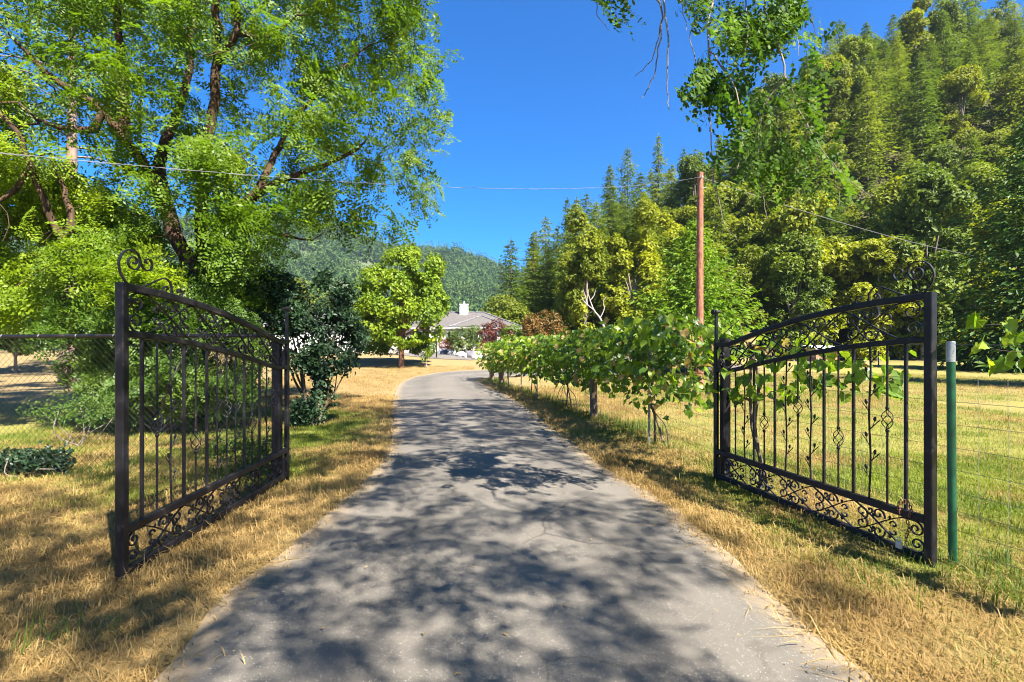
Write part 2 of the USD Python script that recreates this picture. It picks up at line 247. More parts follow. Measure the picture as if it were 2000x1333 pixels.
def axis(fine0, fine1, step, lo, hi, grow=1.13):
    a = list(np.arange(fine0, fine1 + 1e-6, step)); s = step
    while a[-1] < hi: s *= grow; a.append(a[-1] + s)
    s = step
    while a[0] > lo: s *= grow; a.insert(0, a[0] - s)
    return np.array(a)
gx = axis(-9, 9, .22, -1900, 1900); gy = axis(-2, 22, .25, -1500, 2200)
X, Yg = np.meshgrid(gx, gy); nx, ny = len(gx), len(gy)
ex, ey = X.ravel(), Yg.ravel()
inside = shapely.contains_xy(drive_poly.buffer(-.04), ex, ey)
pts = shapely.points(ex, ey); dd = shapely.distance(pts, drive_poly)
def greenness(x, y, d):
    lawn = .50 - .75 * np.exp(-d / .55) + .55 * np.exp(-((x + 3.6) / 1.3) ** 2 - ((y - 9) / 3.2) ** 2) * (d > .2)
    f = sstep(2.2, 5, x) * sstep(1, 5, y) * sstep(60, 40, y) * .20
    dryl = .55 * sstep(11.5, 15, y) * sstep(3, -1, x) + .55 * sstep(6.0, 3.6, y) * sstep(-1, -2.5, x)
    stripe = .35 * (noise2(x, y, 4.5, 31) - .5) * 2
    return lawn + f - dryl + stripe - .25 * sstep(13, 20, y) * sstep(2, 5, x)
zz = gz(ex, ey) - .10 * inside
q = (np.arange(ny - 1)[:, None] * nx + np.arange(nx - 1)[None, :]).reshape(-1)
Fq = np.stack([q, q + 1, q + nx + 1, q + nx], 1)
grd = top('ground', (np.column_stack([ex, ey, zz]), Fq), groundm, 'dry straw and green grass ground around the driveway and up the wooded slope', 'ground', smooth=True, kind='structure')
attr(grd, 'green', greenness(ex, ey, dd)); attr(grd, 'wood', sstep(46, 53, ey) * sstep(-3, 3, ex))

# far hills
hx = np.linspace(-1700, 500, 150); hy = np.linspace(300, 1300, 70); HX, HY = np.meshgrid(hx, hy)
HPX = [-1200, -400, 0, 100, 240, 330, 480, 640, 700, 760, 830, 880, 930, 985, 1040, 1120, 1300, 1600]; HPY = [400, 405, 410, 418, 428, 425, 418, 440, 466, 490, 494, 496, 508, 528, 548, 580, 640, 700]
def hz(x, y):
    px = 1000 + x / y * FPX
    zt = np.maximum(-6, (HOR - np.interp(px, HPX, HPY)) / FPX * 900 - 14)
    gully = (noise2(x, y, 120, 41) - .5) * 2
    t = np.clip((y - 330) / 570, 0, 1.25)
    return -4 + zt * np.where(t < 1, sstep(0, 1.0, t) * .55 + .45 * np.minimum(t, 1), 1 - (t - 1) * .6) * (1 + .16 * gully * (1 - np.abs(t - .6))) + 10 * gully * t * (1 - np.minimum(t, 1))
HZ = hz(HX, HY); nxh = len(hx); q = (np.arange(len(hy) - 1)[:, None] * nxh + np.arange(nxh - 1)[None, :]).reshape(-1)
top('hills', (np.column_stack([HX.ravel(), HY.ravel(), HZ.ravel()]), np.stack([q, q + 1, q + nxh + 1, q + nxh], 1)), hillm, 'far hazy hills behind the house', 'hills', smooth=True, kind='structure')

# ---------------------------------------------------------------- leaf and crown builders
def leaf_cards(Pc, N, size, aspect, rng, fold=.25, T=None):
    n = len(Pc); N = unit(N); r = rng.normal(size=(n, 3)) if T is None else T
    t = unit(r - N * np.sum(r * N, 1, keepdims=True)); b = np.cross(N, t); s = np.broadcast_to(np.asarray(size, float), (n,))[:, None]
    a = Pc - t * s; c = Pc + t * s; l = Pc + b * s * aspect + N * s * fold; r_ = Pc - b * s * aspect + N * s * fold
    v = np.stack([a, r_, c, l], 1).reshape(-1, 3); i = np.arange(n)[:, None] * 4
    return v, np.vstack([i + [0, 1, 2], i + [0, 2, 3]])
def blob_cloud(blobs, n, rng, thr=.42, ns=1.1, shell=.55, seed=0):
    """points and outward normals in the outer part of a set of ellipsoids, thinned by noise so that gaps open"""
    C = np.array([b[0] for b in blobs], float); Rr = np.array([np.broadcast_to(b[1], 3) for b in blobs], float)
    w = np.prod(Rr, 1) ** (2 / 3); k = rng.choice(len(blobs), n * 3, p=w / w.sum())
    d = unit(rng.normal(size=(n * 3, 3))); r = rng.uniform(shell, 1.06, n * 3) ** .7
    p = C[k] + d * Rr[k] * r[:, None]
    keep = meshkit.fbm(p / ns, 2, seed) > thr
    p, d = p[keep][:n], d[keep][:n]
    return p, d
def crown_mesh(blobs, n, size, rng, aspect=.6, thr=.42, ns=1.1, up=.35, rnd=.8, shell=.55, seed=0):
    p, d = blob_cloud(blobs, n, rng, thr, ns, shell, seed)
    N = unit(d + rng.normal(size=d.shape) * rnd * .6 + [0, 0, up])
    return leaf_cards(p, N, size * rng.uniform(.6, 1.35, len(p)), aspect, rng)
def scatter(path, protos, pos, quats, scales, idx):
    """protos: list of (mesh, material); copies of them joined into one mesh per material under path"""
    from scipy.spatial.transform import Rotation
    q = np.asarray(quats, float); mats = Rotation.from_quat(q[:, [1, 2, 3, 0]]).as_matrix() * np.asarray(scales, float)[:, None, None]; pos = np.asarray(pos, float); idx = np.asarray(idx)
    by = {}
    for i, (m, mat) in enumerate(protos):
        k = np.where(idx == i)[0]
        if not len(k): continue
        v, f = m; v = np.asarray(v, float); f = np.asarray(f)
        V = np.einsum('nij,vj->nvi', mats[k], v) + pos[k][:, None]; F = f[None] + (np.arange(len(k)) * len(v))[:, None, None]
        by.setdefault(str(mat.GetPath()), []).append((V.reshape(-1, 3), F.reshape(-1, 3)))
    first = None
    for i, (mp, ms) in enumerate(by.items()):
        m = join(ms); TRI[0] += len(m[1])
        if path.count('/') > 2 or i == 0: p = path_for(*path.rsplit('/', 1))
        else: p = path_for(*path.rsplit('/', 1))
        pr = usdkit.mesh(stage, p, m, mp); first = first or pr
        tag(pr.GetPrim(), kind='stuff')
    return first
TRI = [0]
def quat_from(xdir, zdir):
    """quaternions turning +x to xdir and +z close to zdir"""
    x = unit(xdir); z = unit(zdir - x * np.sum(zdir * x, 1, keepdims=True)); y = np.cross(z, x)
    m = np.stack([x, y, z], -1); from scipy.spatial.transform import Rotation
    qq = Rotation.from_matrix(m).as_quat(); return qq[:, [3, 0, 1, 2]]
def yaw_quats(rng, n, tilt=.15):
    a = rng.uniform(0, 2 * np.pi, n); t = rng.normal(size=(n, 2)) * tilt
    return quat_from(np.stack([np.cos(a), np.sin(a), t[:, 0] * 0], 1), np.stack([t[:, 0], t[:, 1], np.ones(n)], 1))

def pinnate(L, nl, ll, lw, rng, droop=.25, stalk=True, lite=False):
    """one compound leaf along +x: thin stalk and paired oval leaflets"""
    ms = []; xs = np.linspace(.12, .97, nl); z = lambda s: -droop * L * s ** 2
    if stalk: ms.append(tube([(s * L, 0, z(s)) for s in (0, .35, .7, 1)], [.0016, .0013, .001, .0006], 3, False))
    P_, N_, T_, S_ = [], [], [], []
    for s in xs:
        for sd in (-1, 1):
            dirn = np.array([.35 + rng.normal() * .12, sd, -.25 + rng.normal() * .2]); dirn /= np.linalg.norm(dirn); k = ll * (1 - .35 * abs(s - .45)) * rng.uniform(.85, 1.1)
            P_.append(np.array([s * L, 0, z(s)]) + dirn * k * .55); N_.append(np.array([-.2, rng.normal() * .25, 1.0]) + rng.normal(size=3) * .25); T_.append(dirn); S_.append(k / 2)
    P_.append(np.array([L * 1.03, 0, z(1.0)])); N_.append(np.array([0, 0, 1.0])); T_.append(np.array([1., 0, -.4])); S_.append(ll / 2)
    P_, N_, T_, S_ = map(np.array, (P_, N_, T_, S_)); N_ = unit(N_); t = unit(T_ - N_ * np.sum(T_ * N_, 1, keepdims=True)); b = np.cross(N_, t); s = S_[:, None]; w = s * lw
    if lite:
        V = np.stack([P_ - t * s, P_ - b * w, P_ + t * s, P_ + b * w], 1).reshape(-1, 3); i = np.arange(len(P_))[:, None] * 4
        ms.append((V, np.vstack([i + [0, 1, 2], i + [0, 2, 3]])))
    else:
        V = np.stack([P_ - t * s, P_ - t * s * .35 - b * w, P_ + t * s * .45 - b * w, P_ + t * s, P_ + t * s * .45 + b * w, P_ - t * s * .35 + b * w], 1).reshape(-1, 3)
        i = np.arange(len(P_))[:, None] * 6
        ms.append((V, np.vstack([i + [0, 1, 2], i + [0, 2, 3], i + [0, 3, 4], i + [0, 4, 5]])))
    return join(ms)
def rotz(m, a, tilt=0., org=(0, 0, 0)):
    v, f = m; v = np.asarray(v); ct, st = math.cos(tilt), math.sin(tilt); v = np.stack([v[:, 0] * ct + v[:, 2] * st, v[:, 1], -v[:, 0] * st + v[:, 2] * ct], 1)
    c, s = math.cos(a), math.sin(a); return np.stack([v[:, 0] * c - v[:, 1] * s, v[:, 0] * s + v[:, 1] * c, v[:, 2]], 1) + np.asarray(org), f
def locust_sprig(rng, L=.42, n=6):
    ms = []
    for k in range(n):
        s = (k + .6) / n; sd = 1 if k % 2 else -1
        lf = pinnate(rng.uniform(.19, .27), 5, rng.uniform(.068, .090), .50, rng, droop=rng.uniform(.2, .5), stalk=False, lite=True)
        ms.append(rotz(lf, sd * rng.uniform(.5, 1.3), rng.uniform(-.3, .5), (s * L, 0, -.05 * s * s)))
    return join(ms)

def grow(seeds, att, D=.28, di=2.2, dk=.45, iters=70, rng=R, wob=.18):
    """space colonisation from seed nodes [(point, parent, radius)]; returns points, parents"""
    pts = [np.asarray(s[0], float) for s in seeds]; par = [s[1] for s in seeds]
    att = np.asarray(att, float)
    for _ in range(iters):
        if not len(att): break
        Pn = np.array(pts); d, i = cKDTree(Pn).query(att); near = d < di
        if not near.any(): di *= 1.5; continue
        acc = {}
        for a, k, dist in zip(att[near], i[near], d[near]): acc.setdefault(k, []).append((a - Pn[k]) / max(dist, 1e-6))
        new = []
        for k, ds in acc.items():
            v = np.mean(ds, 0) + rng.normal(size=3) * wob; v /= np.linalg.norm(v) + 1e-9; new.append((Pn[k] + v * D, k))
        Q = np.array([x[0] for x in new]); d2, _ = cKDTree(Pn).query(Q); ok = d2 > D * .45
        if not ok.any(): break
        for (p, k), o in zip(new, ok):
            if o: pts.append(p); par.append(k)
        d3, _ = cKDTree(np.array(pts)).query(att); att = att[d3 > dk]
    return np.array(pts), np.array(par)
def tree_tubes(P, par, rmin, r0=None, tip=.006, e=2.3, sides=lambda r: 8 if r > .09 else 5 if r > .03 else 3):
    n = len(P); a = np.full(n, 0.0); kids = [[] for _ in range(n)]
    for i in range(n - 1, -1, -1):
        if par[i] >= 0: kids[par[i]].append(i)
    order = range(n - 1, -1, -1)
    for i in order:
        if not kids[i]: a[i] = tip ** e
        if par[i] >= 0: a[par[i]] += a[i]
    r = a ** (1 / e)
    if rmin is not None: r = np.maximum(r, rmin)
    ms = []; done = np.zeros(n, bool)
    starts = [i for i in range(n) if par[i] < 0]
    stack = [(s, None) for s in starts]
    while stack:
        i, pr = stack.pop(); chain = [i] if pr is None else [pr, i]; j = i
        while kids[j]:
            big = max(kids[j], key=lambda k: r[k])
            for k in kids[j]:
                if k != big: stack.append((k, j))
            chain.append(big); j = big
        if len(chain) > 1:
            rr = r[chain].copy()
            if pr is not None: rr[0] = min(rr[0], rr[1] * 1.25)
            ms.append(tube(P[chain], rr, sides(rr.max()), False))
    return join(ms), r, kids
def depths(par):
    d = np.zeros(len(par), int)
    for i in range(len(par)):
        k, c = par[i], 0
        while k >= 0: k = par[k]; c += 1
        d[i] = c
    return d
def limb_nodes(limbs, step=.25):
    """limbs: list of (list of points, radius start, radius end, (parent limb, share) or None) -> seed nodes with parents and minimum radii"""
    nodes, par, rad, spans = [], [], [], []
    for ptsl, ra, rb, link in limbs:
        c = spline(np.asarray(ptsl, float), 6); s = np.concatenate([[0], np.cumsum(np.linalg.norm(np.diff(c, axis=0), axis=1))]); t = np.linspace(0, s[-1], max(3, int(s[-1] / step)))
        c = np.stack([np.interp(t, s, c[:, k]) for k in range(3)], 1)
        c[1:-1] += R.normal(size=c[1:-1].shape) * .018
        start = len(nodes); prev = -1
        if link is not None:
            sp = spans[link]; k = np.argmin(np.linalg.norm(np.array(nodes[sp[0]:sp[1]]) - c[0], axis=1)) + sp[0]; prev = k; c = c[1:]
        for i, p in enumerate(c):
            nodes.append(p); par.append(prev); prev = len(nodes) - 1; rad.append(ra + (rb - ra) * (i / max(1, len(c) - 1)) ** .8)
        spans.append((start, len(nodes)))
    return nodes, par, rad
def leafing_tree(name, label, cat, limbs, att, sprigs, leafmat, barkmat, n_leaf, rng, loc_jit=.22, tip_r=.022, scale=(.75, 1.25), D=.28, di=2.4, dk=.5, droop=.35, leafname='foliage', gap=None, tip=.006, clear=0):
    nodes, par, rad = limb_nodes(limbs)
    P, pr = grow([(p, k, 0) for p, k in zip(nodes, par)], att, D, di, dk, 60, rng)
    rmin = np.concatenate([rad, np.full(len(P) - len(rad), .003)])
    wood, r, kids = tree_tubes(P, pr, rmin, tip=tip)
    t = thing(name, label, cat)
    part(t, 'trunk', wood, barkmat, smooth=True)
    c = np.where((r < tip_r) & (np.arange(len(P)) >= len(rad)))[0]
    k = rng.choice(c, n_leaf); pos = P[k] + rng.normal(size=(n_leaf, 3)) * loc_jit * [1, 1, .8]
    if gap is not None:
        keep = gap(pos); pos, k = pos[keep], k[keep]
    if clear:
        dl, _ = cKDTree(P[:len(rad)][np.array(rad) > .055]).query(pos); keep = (dl > clear) | (rng.uniform(size=len(pos)) < .25); pos, k = pos[keep], k[keep]
    dirn = unit(P[k] - P[np.maximum(pr[k], 0)]) + rng.normal(size=(len(k), 3)) * .6 - [0, 0, droop]
    upv = sun_dir + rng.normal(size=(len(k), 3)) * .5
    pi = scatter(f'{t}/{leafname}', [(s, leafmat) for s in sprigs], pos, quat_from(dirn, upv), rng.uniform(*scale, len(k)), rng.integers(0, len(sprigs), len(k)))
    tag(pi.GetPrim(), kind='stuff')
    return t, P, r, pr
# ---------------------------------------------------------------- the house, far back at the end of the drive
GH = 1.38
house = thing('house', 'low house with grey hipped shingle roof and white chimney at the end of the driveway', 'house')
def hip(parent, name, x0, x1, y0, y1, ze, zr, ov=.55, **k):
    x0 -= ov; x1 += ov; y0 -= ov; y1 += ov; d = (y1 - y0) / 2
    v = [(x0, y0, ze), (x1, y0, ze), (x1, y1, ze), (x0, y1, ze), (x0 + d, (y0 + y1) / 2, zr), (x1 - d, (y0 + y1) / 2, zr)]
    f = [(0, 1, 5), (0, 5, 4), (1, 2, 5), (2, 3, 5), (3, 4, 5)[:3], (2, 3, 4)[:3], (3, 0, 4)]
    f = [(0, 1, 5), (0, 5, 4), (1, 2, 5), (2, 3, 4), (2, 4, 5), (3, 0, 4)]
    b = box(x0 + .02, x1 - .02, y0 + .02, y1 - .02, ze - .2, ze - .004)
    r = part(parent, name, (np.array(v), np.array(f)), roofm, **k); part(parent, 'fascia', b, trim_grey)
    hipl = [tube([np.array(v[a]) + (0, 0, .02), np.array(v[b_]) + (0, 0, .02)], .09, 5) for a, b_ in ((0, 4), (1, 5), (4, 5))]
    part(r, 'ridge_cap', join(hipl), darkrock)
    return r
ZE, ZR = 4.02, 5.95
part(house, 'wall', box(-13.5, .6, 53.2, 61, GH - .8, ZE - .2), siding)
roof = hip(house, 'roof', -13.5, .6, 53.2, 61, ZE, ZR)
part(house, 'wall', box(-6.0, -.8, 51.6, 53.19, GH - .8, ZE - .25), siding)
v = [(-6.6, 51.0, ZE - .03), (-.2, 51.0, ZE - .03), (-.2, 54.5, ZE - .03), (-6.6, 54.5, ZE - .03), (-3.4, 54.1, ZE + 1.33), (-3.4, 55.4, ZE + 1.33)]
r2 = part(house, 'roof', (np.array(v), np.array([(0, 1, 4), (1, 5, 4), (1, 2, 5), (3, 0, 4), (3, 4, 5)])), roofm)
part(r2, 'ridge_cap', join([tube([np.array(v[a]) + (0, 0, .02), np.array(v[b]) + (0, 0, .02)], .08, 5) for a, b in ((0, 4), (1, 4), (4, 5))]), darkrock)
part(house, 'fascia', box(-6.58, -.22, 51.02, 51.2, ZE - .22, ZE - .035), trim_grey)
ch = part(house, 'chimney', box(-6.05, -5.15, 56.4, 57.3, ZR - 1.2, ZR + .85), white_paint); part(ch, 'cap', box(-6.13, -5.07, 56.32, 57.38, ZR + .852, ZR + .94), white_paint)
part(ch, 'flue', tube([(-5.6, 56.85, ZR + .94), (-5.6, 56.85, ZR + 1.3)], .12, 8), galv)
for i, (xa, xb) in enumerate([(-8.55, -8.15), (-7.0, -6.25), (-10.6, -9.6)]):
    w = part(house, 'window', box(xa - .12, xb + .12, 53.10, 53.17, GH + .55, GH + 2.25), white_paint); part(w, 'pane', box(xa, xb, 53.06, 53.095, GH + .67, GH + 2.13), glassm)
for xx in (-8.75, -6.05): part(house, 'porch_post', box(xx - .09, xx + .09, 52.1, 52.28, GH - .1, ZE - .2), white_paint)
part(house, 'porch_rail', box(-9.2, -6.1, 52.02, 52.08, GH + .62, GH + .74), white_paint)
dr = part(house, 'door', box(-7.9, -7.35, 53.09, 53.17, GH, GH + 2.2), white_paint); part(dr, 'handle', box(-7.45, -7.41, 53.0, 53.088, GH + 1.0, GH + 1.1), galv)
part(house, 'porch_step', box(-9.5, -6.1, 51.4, 53.1, GH - .8, GH + .02), white_paint)
part(house, 'hanging_banner', box(-9.15, -8.85, 52.5, 52.53, GH + 1.1, GH + 2.2), redm)
for xa in (-4.6, -2.6): 
    w = part(house, 'window', box(xa - .12, xa + 1.12, 51.5, 51.57, GH + .7, GH + 2.2), white_paint); part(w, 'pane', box(xa, xa + 1.0, 51.46, 51.495, GH + .8, GH + 2.1), glassm)
garage = thing('white_building', 'long low white building half hidden behind the dark leafy shrub and the lime green tree', 'outbuilding', loc=(-19, 50, 0))
part(garage, 'wall', box(-6, 3.2, 0, 6, GH - 1, GH + 2.5), white_paint)
hip(garage, 'roof', -6, 3.2, 0, 6, GH + 2.7, GH + 4.0)
for xa in (-5, -2.2, .6):
    d_ = part(garage, 'door', box(xa, xa + 2.0, -.08, -.01, GH - .5, GH + 1.7), white_paint); part(d_, 'handle', box(xa + .9, xa + 1.1, -.12, -.085, GH + .2, GH + .26), galv)
shed = thing('far_shed', 'small reddish shed with pale roof edge seen between trees above the right gate', 'shed', loc=(28.6, 44, float(gz(28.6, 44)) + .35), s=.5)
part(shed, 'wall', box(-2.2, 2.0, 0, 3, -.3, 2.1), capm); part(shed, 'roof', join([(np.array([(-2.6, -.5, 2.12), (2.4, -.5, 2.12), (2.4, 3.4, 2.7), (-2.6, 3.4, 2.7)]), np.array([(0, 1, 2), (0, 2, 3)])), box(-2.6, 2.4, -.56, -.505, 1.95, 2.12)]), white_paint)
lamp = thing('lamp_post', 'thin dark post with small flat lamp head at the edge of the forecourt', 'lamp post', loc=(-6.05, 39, float(gz(-6.05, 39))))
part(lamp, 'pole', tube([(0, 0, -.2), (0, 0, 1.75)], .055, 8), iron); part(lamp, 'lamp_head', join([box(-.42, .42, -.12, .12, 1.75, 1.84), tube([(0, 0, 1.84), (0, 0, 1.9)], [.06, .02], 8)]), iron)

def rock(rng, r, sq=(1, .8, .6)):
    m = trimesh.creation.icosphere(2); v = np.array(m.vertices); v *= (1 + .55 * (meshkit.fbm(v * 1.3 + rng.uniform(0, 50, 3), 2, 3) - .5))[:, None]; return v * r * np.array(sq), np.array(m.faces)
for i, (px, py, Y, r, mat, lab) in enumerate([(868, 692, 43, .55, darkrock, 'low dark boulder, leftmost at the forecourt edge'), (886, 693, 42, .6, rockm, 'pale grey boulder, second from the left in the rock edging by the green shrub'), (900, 696, 40.5, .55, rockm, 'whitish boulder below the green shrub in the rock edging'),
        (912, 700, 39.5, .45, rockm, 'small whitish boulder at the front of the rock edging'), (922, 696, 39.5, .7, darkrock, 'large dark boulder near the right end of the rock edging'), (934, 692, 40, .75, rockm, 'largest pale boulder at the right end of the rock edging, above the dark one'), (930, 703, 38.4, .4, rockm, 'small pale boulder in front of the large dark boulder')]):
    p = at(px, py, Y); p[2] = gz(p[0], p[1]) + r * .15
    rr = R.uniform(0, 3)
    top('boulder', (rotz(rock(np.random.default_rng(50 + i), r), rr)[0] + p, rock(R, 1)[1]), mat, lab, 'rock', smooth=40, group='boulders edging the forecourt')

# ---------------------------------------------------------------- the two iron gates
def spiral(c, r0, turns, a0, r1=.12, n=26, sgn=1):
    t = np.linspace(0, 1, n); a = a0 + sgn * turns * 2 * np.pi * t; r = r0 * (1 - (1 - r1) * t ** .85)
    return np.stack([c[0] + r * np.cos(a), c[1] + r * np.sin(a)], 1)
FIN = [[(2.081, 2.072), (2.061, 2.068), (2.048, 2.093), (2.07, 2.111), (2.107, 2.098), (2.121, 2.065), (2.101, 2.035), (2.058, 2.031), (2.029, 2.059), (2.023, 2.1), (2.045, 2.143), (2.101, 2.154), (2.155, 2.127), (2.187, 2.077), (2.193, 2.034), (2.173, 1.973), (2.119, 1.922), (2.058, 1.906), (1.961, 1.939), (1.845, 1.997), (1.788, 2.011), (1.744, 1.988), (1.728, 1.939), (1.737, 1.902), (1.774, 1.883), (1.81, 1.902), (1.811, 1.937), (1.784, 1.956), (1.766, 1.942), (1.777, 1.93)],
       [(1.961, 2.09), (1.977, 2.093), (1.977, 2.109), (1.954, 2.121), (1.928, 2.113), (1.916, 2.084), (1.931, 2.05), (1.958, 2.039), (1.994, 2.05), (2.02, 2.086)],
       [(1.659, 1.921), (1.669, 1.939), (1.649, 1.954), (1.626, 1.94), (1.62, 1.911), (1.642, 1.881), (1.676, 1.874), (1.711, 1.891), (1.728, 1.929)]]
def gate(label, loc, rz, L, flip, dz):
    """hinge at the origin, free end at +x = L; the drive lies on the side of y * flip"""
    g = thing('iron_gate', label, 'gate', 'pair of open wrought iron gates', loc, rz)
    k = L / 2.164; N = np.array([0, 1.0, 0])
    UT = np.array([-.07, .14, .35, .619, 1.079, 1.461, 1.785, 2.13]); ZT = np.array([1.565, 1.565, 1.622, 1.692, 1.785, 1.838, 1.868, 1.882]) + dz
    ZB = np.array([1.275, 1.275, 1.315, 1.373, 1.457, 1.515, 1.552, 1.575]) + dz
    xs = np.concatenate([[-.07, .10, .16], np.linspace(.25, 2.14, 24)])
    zt = lambda x: np.interp(x, UT, ZT); zb = lambda x: np.interp(x, UT, ZB)
    lift = lambda x, z: np.stack([np.asarray(x) * k, np.zeros(np.shape(x)), z], 1)
    part(g, 'rail', sweep(lift(xs, zt(xs)), N, .045, .05), iron, smooth=30); part(g, 'rail', sweep(lift(xs, zb(xs)), N, .045, .042), iron, smooth=30)
    zm = lambda x: .345 - .018 * x + dz * .4; z0 = lambda x: .075 - .02 * x + dz * .4
    xl = np.linspace(-.07, 2.14, 12); wob = lambda q, s: q + .006 * np.sin(q * 3 + s)
    part(g, 'rail', sweep(lift(xl, wob(zm(xl), 1)), N, .045, .055), iron, smooth=30); part(g, 'rail', sweep(lift(xl, wob(z0(xl), 2)), N, .045, .055), iron, smooth=30)
    part(g, 'stile', sweep([(L + .005, 0, -.04 + dz), (L + .005, 0, 1.2), (L + .005, 0, 1.905 + dz)], np.array([1.0, 0, 0]), .055, .055, .10), iron, smooth=30)
    part(g, 'stile', sweep([(-.075, 0, .02), (-.075, 0, 1), (-.075, 0, 1.59 + dz)], np.array([1.0, 0, 0]), .05, .045, .15), iron, smooth=30)
    fz = 1.59 + dz
    part(g, 'hinge_finial', join([sweep([(-.075, 0, fz), (-.075, 0, fz + .22), (-.075, 0, fz + .33)], np.array([1.0, 0, 0]), .026, .034, .15), tube([(-.11, .022, fz + .35), (-.11, -.022, fz + .35)], .03, 12), tube([(-.045, .028, fz + .35), (-.045, -.028, fz + .35)], .016, 8)]), iron, smooth=30)
    # upright bars, from the free end: plain, basket, vine ...
    kinds = 'PBVPBPVBVPBPVB'; hb = {1: .98, 4: .77, 7: .99, 10: .78, 13: .98}
    for i, kd in enumerate(kinds):
        x = (2.007 - .136 * i); lo, hi = zm(x) + .026, zb(x) - .02; X = x * k
        if kd == 'P': part(g, 'bar', sweep([(X, 0, lo), (X, 0, 1), (X, 0, hi)], N, .02, .02, .1), iron)
        elif kd == 'B':
            zc_ = hb[i]; b = part(g, 'bar', join([tube([(X, 0, lo), (X, 0, zc_ - .075)], .0078, 6), tube([(X, 0, zc_ + .075), (X, 0, hi)], .0078, 6)]), iron, smooth=True)
            ms = [tube([(X, 0, zc_ + s * .098), (X, 0, zc_ + s * .092), (X, 0, zc_ + s * .078), (X, 0, zc_ + s * .072)], [.008, .0135, .0135, .008], 8) for s in (-1, 1)]
            for a in range(4):
                t = np.linspace(0, 1, 11); rr = .040 * np.sin(np.pi * t) ** .75; an = a * np.pi / 2 + 1.6 * np.pi * .6 * t
                ms.append(tube(np.stack([X + rr * np.cos(an), rr * np.sin(an), zc_ - .075 + .15 * t], 1), .0036, 4))
            part(b, 'basket', join(ms), iron, smooth=True)
        else:
            zs = np.linspace(lo, hi, 18); sway = .006 * np.sin(zs * 9 + i)
            b = part(g, 'bar', tube(np.stack([X + sway, 0 * zs, zs], 1), .0075, 6), iron, smooth=True)
            zz_ = lo + .10 + .03 * (i % 3); s = 1 if (i // 2) % 2 else -1
            while zz_ < hi - .12:
                s = -s; stem = spline([(X, 0, zz_), (X + s * .03, .004, zz_ + .035), (X + s * .075, .01, zz_ + .085)], 4)
                lc = np.array([X + s * .034, .006, zz_ + .085])
                bud = trimesh.creation.icosphere(1); bv = np.array(bud.vertices); bv *= [.013, .007, .021]; bv[:, 0] += np.where(bv[:, 2] > 0, s * .3 * bv[:, 2], 0)
                tw = tube([(X + s * .022, .002, zz_ + .03), (X + s * .034, .006, zz_ + .07)], .003, 4)
                part(b, 'iron_leaf', join([tube(stem, [.0045] * (len(stem) - 1) + [.0018], 4), tw, (bv + lc, np.array(bud.faces))]), iron, smooth=True); zz_ += .128
    # scroll panels
    def panel(x0, x1, flo, fhi, n, name, tail):
        w = (x1 - x0) / n
        def put(st):
            st = np.asarray(st, float); x = st[:, 0]; a, b = flo(x), fhi(x); return np.stack([x * k, np.zeros(len(x)), a + (b - a) * st[:, 1]], 1)
        def bar(st, s=1.0): return sweep(put(st), N, .013, .0088 * s, 0)
        H = float(np.mean(fhi(np.array([.5 * (x0 + x1)])) - flo(np.array([.5 * (x0 + x1)])))); el = lambda r: (r, r / H)
        def curl(cx, ct, r, a0, turns, sgn):
            q = spiral((0, 0), r, turns, a0, .16, 22, sgn); q[:, 0] += cx; q[:, 1] = ct + q[:, 1] / H; return q
        for c in range(n):
            s0 = x0 + c * w; last = tail and c == n - 1
            tau = np.linspace(0, 1, 16); S = .5 - .5 * np.cos(np.pi * tau); S = .35 * S + .65 * tau
            tops = [np.stack([s0 + w * tau, 1 - S], 1), np.stack([s0 + w * tau, S], 1)]
            ms = [bar(tops[0])]; ms2 = [bar(tops[1])]
            r = min(.33 * H, .24 * w)
            # the pair of curls that stands like a 3 at the start of the cell, and the single curls above and below the crossing
            ms += [bar(curl(s0 + .16 * w, .69, r * .82, -.5 * np.pi, 1.25, 1)), bar(curl(s0 + .50 * w, .79, r * .72, -.1 * np.pi, 1.2, 1)), bar(curl(s0 + .80 * w, .62, r * .42, 1.0 * np.pi, .9, -1)), bar(curl(s0 + .33 * w, .86, r * .36, 1.5 * np.pi, .85, 1))]
            ms2 += [bar(curl(s0 + .16 * w, .31, r * .82, .5 * np.pi, 1.25, -1)), bar(curl(s0 + .50 * w, .21, r * .72, .1 * np.pi, 1.2, -1)), bar(curl(s0 + .80 * w, .38, r * .42, 1.0 * np.pi, .9, 1)), bar(curl(s0 + .33 * w, .14, r * .36, .5 * np.pi, .85, -1))]
            for mm, (lx, lt) in ((ms, (s0 + .40 * w, .72)), (ms2, (s0 + .40 * w, .28)), (ms, (s0 + .72 * w, .82)), (ms2, (s0 + .72 * w, .18))):
                q = put([(lx, lt)])[0]; bd = trimesh.creation.icosphere(1); mm.append((np.array(bd.vertices) * [.012, .006, .014] + q, np.array(bd.faces)))
            part(g, name, join(ms), iron); part(g, name, join(ms2), iron)
        if tail:
            xe = x1; r = .26 * H
            part(g, name, join([bar(np.vstack([[(x1 - .02, .97)], curl(xe + .075, .74, r, .55 * np.pi, 1.45, -1)])), bar(np.vstack([[(x1 - .02, .03)], curl(xe + .085, .26, r, -.55 * np.pi, 1.45, 1)]))]), iron)
    panel(.03, 2.0, lambda x: z0(x) + .026, lambda x: zm(x) - .026, 5, 'scroll', True)
    panel(.12, 1.97, lambda x: zb(x) + .02, lambda x: zt(x) - .024, 4, 'scroll', True)
    put3 = lambda q: np.stack([q[:, 0] * k, np.zeros(len(q)), q[:, 1] + dz - .02], 1)
